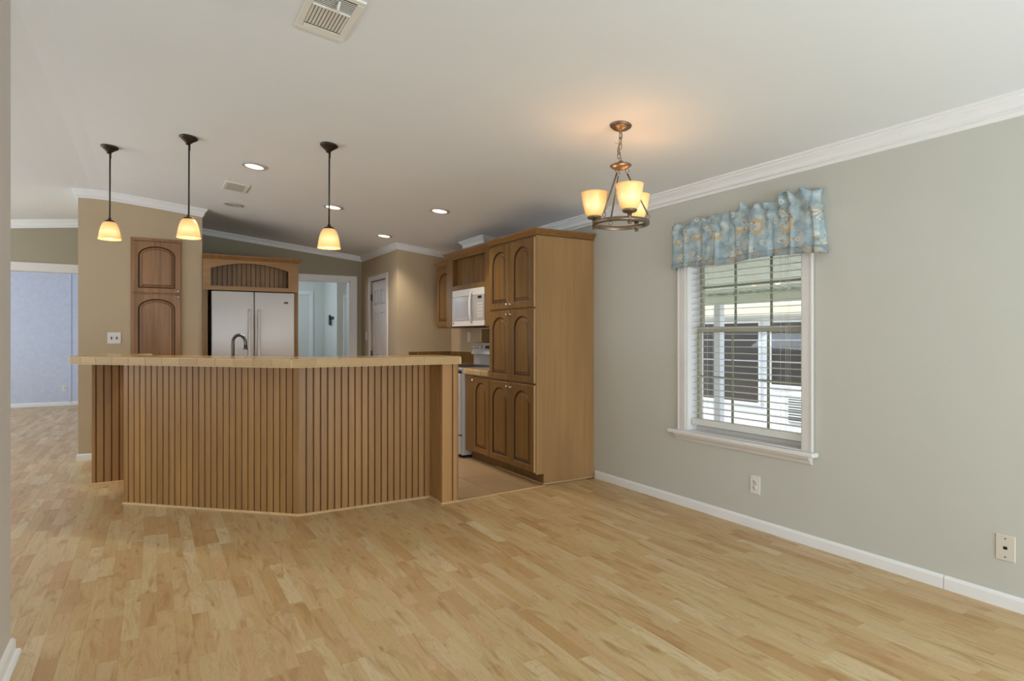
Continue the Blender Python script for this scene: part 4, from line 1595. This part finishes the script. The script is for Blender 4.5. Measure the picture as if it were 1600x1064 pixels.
def pendant(loc):
    root = thing('pendant_lamp', '', 'lamp', loc, GP)
    L = 0.712
    c = MB().lathe([(0.0, 0.002), (0.056, 0.002), (0.061, -0.002), (0.060, -0.008), (0.050, -0.016), (0.030, -0.032), (0.018, -0.044), (0.013, -0.054), (0.0, -0.056)], 24)
    c.build('canopy', 'bronze', root, True).rotation_euler = (0, TILT, 0)
    r_ = MB().tube([(0.004, 0, -0.048), (0.003, 0, -0.09)], 0.0075, 8)
    r_.tube([(0.002, 0, -0.085), (0.0, 0, -L + 0.155)], 0.0055, 8)
    r_.build('rod', 'bronze', root, True)
    h = MB().lathe([(0, -L + 0.165), (0.008, -L + 0.165), (0.011, -L + 0.157), (0.011, -L + 0.150), (0.022, -L + 0.147), (0.033, -L + 0.140), (0.036, -L + 0.132), (0.0, -L + 0.130)], 20)
    h.build('socket_cap', 'bronze', root, True)
    prof = [(0.030, 0.134), (0.040, 0.130), (0.050, 0.118), (0.060, 0.094), (0.067, 0.066), (0.072, 0.036), (0.0745, 0.018), (0.079, 0.0), (0.0765, 0.0), (0.072, 0.018), (0.069, 0.036), (0.064, 0.066), (0.057, 0.092), (0.047, 0.114), (0.038, 0.126), (0.030, 0.130)]
    MB().lathe([(r, z - L) for r, z in prof] + [(prof[0][0], prof[0][1] - L)], 32).build('shade', 'shade', root, True)
    MB().lathe([(0.0, 0.105), (0.014, 0.10), (0.018, 0.085), (0.026, 0.062), (0.027, 0.050), (0.02, 0.034), (0.0, 0.028)], 16, c=(0, 0, -L)).build('bulb', 'bulb', root, True)
    point((0, 0, -L - 0.012), 1.0, WARM, 0.03, root)
    return root


def ceil_at(x, y):
    return (x, y, cz(x) - 0.003)


p = pendant(ceil_at(1.05, 4.255))
p['label'] = 'bronze pendant lamp with amber glass shade, alone in front of the refrigerator side'
for (x, y, lb) in ((0.222, 4.87, 'bronze pendant lamp with amber shade hanging before the pantry doors'), (-0.282, 5.6, 'bronze pendant lamp with amber shade hanging before the bare tan wall')):
    q = copy_tree(p)
    q.location = ceil_at(x, y)
    q['label'] = lb
p['label'] = 'bronze pendant lamp with amber shade hanging nearest the refrigerator and hall opening'

# chandelier
CX, CY = 2.275, 2.64
CZ = cz(CX)
chd = thing('chandelier', 'pewter ring chandelier with three cream glass shades', 'chandelier', (CX, CY, 0))
chd.location = (CX, CY, CZ)
zz = lambda z: z - CZ
MB().lathe([(0, 0.003), (0.058, 0.003), (0.062, -0.003), (0.060, -0.010), (0.045, -0.022), (0.022, -0.031), (0.010, -0.036), (0.008, -0.045), (0, -0.046)], 28).build('canopy', 'pewter', chd, True).rotation_euler = (0, TILT, 0)


def link(mb, c, d1, d2, a, b, r):
    c, d1, d2 = Vector(c), Vector(d1).normalized(), Vector(d2).normalized()
    mb.tube([c + d1 * a * math.cos(t) + d2 * b * math.sin(t) for t in [2 * PI * k / 14 for k in range(14)]], r, 6, cyclic=True)


chn = []
ztop, zbot = -0.045, zz(2.225)
nl = 6
wob = [(0, 0), (-0.002, 0.004), (0.004, 0.010), (-0.006, 0.012), (-0.010, 0.004), (-0.002, 0)]
for k in range(nl):
    z = ztop - 0.016 + (zbot - ztop + 0.02) * k / (nl - 1)
    mb = MB()
    link(mb, (wob[k][0], wob[k][1], z), (0, 0, 1), (1, 0.3, 0) if k % 2 else (0.3, -1, 0), 0.021, 0.0095, 0.0022)
    mb.build('chain_link', 'pewter', chd, True)
wire = [(0, 0, -0.045), (0.01, 0.006, -0.09), (-0.012, -0.004, -0.12), (-0.016, 0.004, -0.15), (0.006, 0.006, -0.18), (0.010, 0.0, zz(2.215))]
MB().tube(wire, 0.002, 6).build('supply_wire', 'pewter', chd, True)
MB().tube([(-0.045, 0.0, -0.105), (-0.01, 0.002, -0.11)], 0.001, 5).build('wire_end', 'pewter', chd, True)
MB().lathe([(0, 2.222 - CZ), (0.014, 2.222 - CZ), (0.02, 2.214 - CZ), (0.05, 2.206 - CZ), (0.060, 2.200 - CZ), (0.060, 2.195 - CZ), (0.046, 2.184 - CZ), (0.020, 2.176 - CZ), (0, 2.174 - CZ)], 28).build('hub_disc', 'pewter', chd, True)
ZRG = 1.872
ring = MB()
rp = [(0.142, -0.011), (0.158, -0.011), (0.160, 0.0), (0.158, 0.011), (0.142, 0.011), (0.140, 0.0), (0.142, -0.011)]
ring.lathe([(r, z + zz(ZRG)) for r, z in rp], 48)
ring.build('ring', 'pewter', chd, True)
R2 = Vector((c_, -s_, 0))
F2 = Vector((s_, c_, 0))


def pol(a, r):
    a = math.radians(a)
    v = R2 * (r * math.cos(a)) + F2 * (r * math.sin(a))
    return v


for a in (103, 223, 343):
    t0 = pol(a, 0.036)
    t1 = pol(a, 0.150)
    mb = MB().tube([(t0.x, t0.y, zz(2.150)), (t1.x, t1.y, zz(1.915))], 0.0045, 8)
    link(mb, (t0.x, t0.y, zz(2.166)), (0, 0, 1), tuple(R2), 0.011, 0.009, 0.0022)
    link(mb, (t1.x, t1.y, zz(1.900)), (0, 0, 1), tuple(R2), 0.012, 0.009, 0.0022)
    mb.build('support_rod', 'pewter', chd, True)
for a in (-82, 163, 43):
    c0 = pol(a, 0.150)
    mb = MB().tube([(c0.x, c0.y, zz(1.855)), (c0.x, c0.y, zz(1.905))], 0.012, 10)
    mb.lathe([(0, zz(1.845)), (0.010, zz(1.845)), (0.012, zz(1.852)), (0.0, zz(1.856))], 12, c=(c0.x, c0.y, 0))
    mb.lathe([(0.0, zz(1.900)), (0.014, zz(1.900)), (0.034, zz(1.906)), (0.041, zz(1.914)), (0.040, zz(1.920)), (0, zz(1.920))], 20, c=(c0.x, c0.y, 0))
    mb.build('lamp_cup', 'pewter', chd, True)
    prof = [(0.0, 0.0), (0.038, 0.0), (0.046, 0.010), (0.055, 0.032), (0.063, 0.062), (0.069, 0.095), (0.073, 0.122), (0.076, 0.136), (0.073, 0.136), (0.070, 0.122), (0.066, 0.095), (0.060, 0.062), (0.052, 0.034), (0.043, 0.014), (0.034, 0.006), (0.0, 0.006)]
    MB().lathe([(r, z + zz(1.920)) for r, z in prof], 32, c=(c0.x, c0.y, 0)).build('shade', 'shade2', chd, True)
    MB().lathe([(0.0, 0.085), (0.012, 0.083), (0.024, 0.068), (0.024, 0.055), (0.014, 0.03), (0.012, 0.006), (0.0, 0.006)], 14, c=(c0.x, c0.y, zz(1.920))).build('bulb', 'bulb', chd, True)
    point((c0.x, c0.y, zz(2.045)), 0.42, (1.0, 0.72, 0.44), 0.03, chd)

# recessed lights
GR = 'recessed ceiling lights over the kitchen'


def downlight(on):
    root = thing('recessed_light', '', 'light', (0, 0, 0), GR)
    MB().lathe([(0.068, 0.001), (0.098, 0.001), (0.096, -0.004), (0.082, -0.009), (0.070, -0.008), (0.068, -0.003)], 32).build('trim_ring', 'ring', root, True)
    MB().lathe([(0.0, -0.006), (0.03, -0.0055), (0.055, -0.004), (0.069, -0.001), (0.069, 0.001), (0.0, 0.001)], 32).build('lens', 'lens_on' if on else 'lens_off', root, True)
    root.rotation_euler = (0, TILT, 0)
    if on:
        d = bpy.data.lights.new('downlight_beam', 'SPOT')
        d.energy = 44
        d.spot_size = math.radians(125)
        d.spot_blend = 0.6
        d.shadow_soft_size = 0.06
        d.color = (1.0, 0.90, 0.76)
        o = bpy.data.objects.new('downlight_beam', d)
        COL.objects.link(o)
        o.parent = root
        o.location = (0, 0, -0.02)
    return root


d0 = downlight(True)
d0.location = ceil_at(0.70, 5.22)
d0['label'] = 'lit recessed light between the middle pendant and the small ceiling vent'
for (x, y, lb) in ((1.525, 6.02, 'lit recessed light behind the rod of the refrigerator-side pendant'), (2.326, 5.27, 'lit recessed light above the right end of the bar, toward the tall cabinet'), (2.335, 6.89, 'lit recessed light just in front of the closet crown corner')):
    q = copy_tree(d0)
    q.location = ceil_at(x, y)
    q['label'] = lb
q = downlight(False)
q.location = ceil_at(0.718, 6.83)
q['label'] = 'unlit recessed light just beyond the small ceiling vent'


# ceiling vents
def vent(name, label, loc, wx, wy, mat, sections):
    root = thing(name, label, 'vent', loc)
    root.rotation_euler = (0, TILT, 0)
    f = MB()
    b = 0.030
    f.box((-wx / 2, -wy / 2, -0.009), (wx / 2, -wy / 2 + b, 0.001), 0, 0.004).box((-wx / 2, wy / 2 - b, -0.009), (wx / 2, wy / 2, 0.001), 0, 0.004)
    f.box((-wx / 2, -wy / 2 + b, -0.009), (-wx / 2 + b, wy / 2 - b, 0.001), 0, 0.004).box((wx / 2 - b, -wy / 2 + b, -0.009), (wx / 2, wy / 2 - b, 0.001), 0, 0.004)
    f.build('frame', mat, root, True)
    MB().box((-wx / 2 + b, -wy / 2 + b, -0.002), (wx / 2 - b, wy / 2 - b, 0.0005)).build('duct_backing', 'slot' if name == 'x' else 'vent_shadow', root, True)
    sections(root, wx / 2 - b, wy / 2 - b)
    return root


def sec_big(root, hx, hy):
    # near end: broad fixed blades; middle: blades along the length; far end: fine grid with a lever
    y1 = hy
    for k in range(3):
        MB().box((-hx, y1 - 0.010 - k * 0.013, -0.010), (hx, y1 - k * 0.013 - 0.0005, -0.0065 + 0.0), 0, 0.001).build('slat', 'vent', root, True)
    n = 11
    for k in range(n):
        w_ = 2 * hx / n
        xa = -hx + k * w_
        v = [(xa + 0.001, hy - 0.045, -0.009), (xa + w_ * 0.86, hy - 0.045, -0.005), (xa + w_ * 0.86, -0.05, -0.005), (xa + 0.001, -0.05, -0.009)]
        v += [(p_[0], p_[1], p_[2] + 0.002) for p_ in v]
        MB().add(v, [(3, 2, 1, 0), (4, 5, 6, 7), (0, 1, 5, 4), (1, 2, 6, 5), (2, 3, 7, 6), (3, 0, 4, 7)]).build('slat', 'vent', root, True)
    MB().box((-hx, -hy, -0.0026), (hx, -0.055, -0.0018)).build('grid_throat', 'slot', root, True)
    MB().box((-hx, -0.054, -0.011), (hx, -0.048, -0.002)).build('divider', 'vent', root, True)
    for k in range(7):
        ya = -0.062 - k * 0.013
        if ya < -hy:
            break
        MB().box((-hx, ya - 0.004, -0.0045), (hx, ya, -0.003)).build('slat', 'vent', root, True)
    MB().tube([(0.012, -0.130, -0.005), (0.010, -0.124, -0.026), (0.012, -0.110, -0.032), (0.018, -0.094, -0.028)], [0.006, 0.006, 0.005, 0.004], 8).build('lever', 'vent', root, True)


def sec_small(root, hx, hy):
    n = 12
    for k in range(n):
        w_ = 2 * hy / n
        ya = -hy + k * w_
        MB().box((-hx, ya + 0.001, -0.010), (hx, ya + w_ * 0.5, -0.003)).build('slat', 'vent_grey', root, True)
    MB().tube([(hx * 0.5, hy * 0.5, -0.008), (hx * 0.5, hy * 0.5, -0.022)], 0.004, 6).build('lever', 'vent_grey', root, True)


vent('ceiling_vent', 'large cream ceiling register cut by the top of the picture', (0.645, 2.615, cz(0.645) - 0.002), 0.215, 0.38, 'vent', sec_big)
vent('ceiling_vent', 'small grey ceiling register between recessed lights over the kitchen', (0.655, 6.05, cz(0.655) - 0.002), 0.20, 0.33, 'vent', sec_small)


# ------------------------------------------------------------------ plates
def plate(name, label, cat, o, u, n, w, h, mat, kind):
    m = frame_mat(o, u, n)
    root = thing(name, label, cat, o)
    part(MB().box((-w / 2, -0.006, -h / 2), (w / 2, -0.0005, h / 2), 0, 0.003).xf(m), 'cover_plate', mat, root)
    if kind == 'outlet':
        for dz in (-0.02, 0.02):
            s_o = part(MB().lathe([(0, 0.0025), (0.0145, 0.0025), (0.0165, 0.0), (0, 0.0)], 16).xf(m @ Matrix.Translation((0, -0.006, dz)) @ Matrix.Rotation(PI / 2, 4, 'X')), 'socket', mat, root)
            sl = MB()
            for dx in (-0.006, 0.006):
                sl.box((dx - 0.0012, -0.0092, dz - 0.002), (dx + 0.0012, -0.008, dz + 0.006))
            sl.box((-0.002, -0.0092, dz - 0.010), (0.002, -0.008, dz - 0.006))
            part(sl.xf(m), 'slot', 'slot', s_o)
        part(MB().lathe([(0, 0.0015), (0.003, 0.0012), (0.0035, 0.0), (0, 0)], 10).xf(m @ Matrix.Translation((0, -0.006, 0)) @ Matrix.Rotation(PI / 2, 4, 'X')), 'screw', 'ss', root)
    elif kind == 'phone':
        part(MB().box((-0.008, -0.0075, -0.007), (0.008, -0.0055, 0.007), 0, 0.001).xf(m), 'jack', 'black', root)
        for dz in (-0.042, 0.042):
            part(MB().lathe([(0, 0.0015), (0.003, 0.0012), (0.0035, 0.0), (0, 0)], 10).xf(m @ Matrix.Translation((0, -0.006, dz)) @ Matrix.Rotation(PI / 2, 4, 'X')), 'screw', 'slot', root)
    else:
        for dx in ([-0.023, 0.023] if kind == 'double' else [0]):
            part(MB().box((dx - 0.006, -0.0075, -0.013), (dx + 0.006, -0.0055, 0.013)).box((dx - 0.004, -0.016, 0.0), (dx + 0.004, -0.006, 0.008), 0, 0.001).xf(m), 'toggle', 'slot' if kind == 'double' else mat, root)
    return root


plate('wall_outlet', 'white duplex outlet low on the greige wall under the window', 'outlet', (XR, 2.568, 0.282), (0, -1, 0), (-1, 0, 0), 0.075, 0.118, 'white_app2', 'outlet')
plate('phone_jack', 'almond phone jack plate low at the right edge of the greige wall', 'wall plate', (XR, 1.236, 0.273), (0, -1, 0), (-1, 0, 0), 0.075, 0.118, 'beige_plate', 'phone')
plate('light_switch', 'white double toggle switch plate on the tan wall left of the pantry', 'switch', (-0.335, YP, 1.222), (1, 0, 0), (0, -1, 0), 0.116, 0.116, 'white_app2', 'double')
plate('light_switch', 'white switch plate beside the six-panel closet door', 'switch', (XC, 8.45, 1.25), (0, -1, 0), (-1, 0, 0), 0.075, 0.118, 'white_app2', 'single')
plate('wall_outlet', 'white outlet above the corner counter near the range console', 'outlet', (XR, 6.68, 1.235), (0, -1, 0), (-1, 0, 0), 0.075, 0.118, 'white_app2', 'outlet')
plate('wall_outlet', 'white outlet low on the bluish far room wall', 'outlet', (-1.37, YF, 0.31), (1, 0, 0), (0, -1, 0), 0.075, 0.118, 'white_app2', 'outlet')

# key hook in the hall
kh = thing('key_rack', 'small black key rack with hanging keys on the pale hall wall', 'key rack', (2.62, 10.4, 1.5))
part(MB().box((2.605, 10.28, 1.53), (2.6195, 10.55, 1.58), 0, 0.004), 'rail', 'black', kh)
part(MB().box((2.59, 10.46, 1.44), (2.605, 10.54, 1.61), 0, 0.006), 'pouch', 'black', kh)
for y in (10.32, 10.42):
    part(MB().tube([(2.605, y, 1.545), (2.588, y, 1.535), (2.586, y, 1.525)], 0.004, 6), 'hook', 'black', kh)
    part(MB().box((2.588, y - 0.012, 1.42), (2.594, y + 0.012, 1.525), 0, 0.002), 'key', 'bronze' if y > 10.4 else 'black', kh)

# ------------------------------------------------------------------ outside the window
GZ = -0.75
og = MB().box((XO + 0.02, -12, GZ - 0.1), (30, 30, GZ)).build('ground_outside', 'concrete')
og['kind'] = 'structure'
og['label'] = 'pale concrete drive outside the window'
cpt = thing('carport', 'pale green carport roof on white post outside the window', 'carport', (5.5, 6.0, GZ))
rf = MB()
XA, ZA, XB_, ZB_ = 3.60, 2.42, 7.6, 1.86
nr = 60
Ya, Yb = 1.0, 9.4
dv, df = [], []
for k in range(nr * 4 + 1):
    y = Ya + (Yb - Ya) * k / (nr * 4)
    h = 0.025 if k % 4 in (0, 1) else 0.0
    dv += [(XA, y, ZA + h), (XB_, y, ZB_ + h)]
for k in range(nr * 4):
    df.append((2 * k, 2 * k + 1, 2 * k + 3, 2 * k + 2))
rf.add(dv, df)
ro = part(rf, 'roof_sheet', 'ext_roof', cpt)
md = ro.modifiers.new('thickness', 'SOLIDIFY')
md.thickness = 0.008
part(MB().box((XB_ - 0.03, Ya, ZB_ - 0.10), (XB_ + 0.02, Yb, ZB_ + 0.04), 0, 0.006), 'fascia', 'ext_roof', cpt)
part(MB().box((7.42, 6.34, GZ), (7.52, 6.46, ZB_ - 0.0), 0, 0.006), 'post', 'ext_white', cpt)
part(MB().box((7.40, Ya, ZB_ - 0.14), (7.50, Yb, ZB_ - 0.02), 0, 0.004), 'beam', 'ext_roof', cpt)

nh = thing('neighbour_house', 'white neighbouring house with dark windows seen through the blind', 'house', (11.0, 7.5, GZ))
NX = 10.6
part(MB().box((NX, 2, GZ), (NX + 4, 18, 1.75)), 'wall', 'ext_white', nh)
for k in range(14):
    z = GZ + 0.1 + k * 0.175
    part(MB().box((NX - 0.012, 2, z), (NX, 18, z + 0.165), 0, 0.004), 'siding_board', 'ext_white', nh)
part(MB().add([(NX - 0.55, 1.5, 1.66), (NX + 4, 1.5, 3.0), (NX + 4, 18.5, 3.0), (NX - 0.55, 18.5, 1.66), (NX - 0.55, 1.5, 1.86), (NX + 4, 1.5, 3.2), (NX + 4, 18.5, 3.2), (NX - 0.55, 18.5, 1.86)],
                      [(3, 2, 1, 0), (4, 5, 6, 7), (0, 1, 5, 4), (1, 2, 6, 5), (2, 3, 7, 6), (3, 0, 4, 7)]), 'roof', 'ext_fascia', nh)


def nwin(y0, y1, z0, z1, bars):
    f = MB()
    t = 0.05
    f.box((NX - 0.05, y0 - t, z0 - t), (NX - 0.012, y0, z1 + t)).box((NX - 0.05, y1, z0 - t), (NX - 0.012, y1 + t, z1 + t)).box((NX - 0.05, y0, z0 - t), (NX - 0.012, y1, z0)).box((NX - 0.05, y0, z1), (NX - 0.012, y1, z1 + t))
    w_ = part(f, 'window', 'ext_white', nh)
    part(MB().box((NX - 0.03, y0, z0), (NX - 0.012, y1, z1)), 'pane', 'ext_glass', w_)
    for b in bars:
        part(MB().box((NX - 0.045, y0, b - 0.012), (NX - 0.03, y1, b + 0.012)), 'mullion', 'ext_white', w_)


nwin(6.2, 7.75, 0.30, 1.52, (0.75, 1.17))
nwin(8.05, 9.55, -0.10, 1.52, (0.75, 1.17))
nwin(4.2, 5.9, 0.30, 1.52, (0.75, 1.17))
ac = thing('air_conditioner', 'small white air conditioner box against the neighbouring house', 'air conditioner', (9.9, 6.2, GZ))
part(MB().box((9.6, 5.95, GZ), (10.4, 6.82, 0.25), 0, 0.02), 'casing', 'ext_white', ac)
part(MB().box((9.585, 6.03, -0.25), (9.60, 6.70, 0.15)), 'grille_back', 'slot', ac)
for k in range(9):
    part(MB().box((9.575, 6.03, -0.24 + k * 0.044), (9.585, 6.70, -0.218 + k * 0.044)), 'slat', 'ext_white', ac)
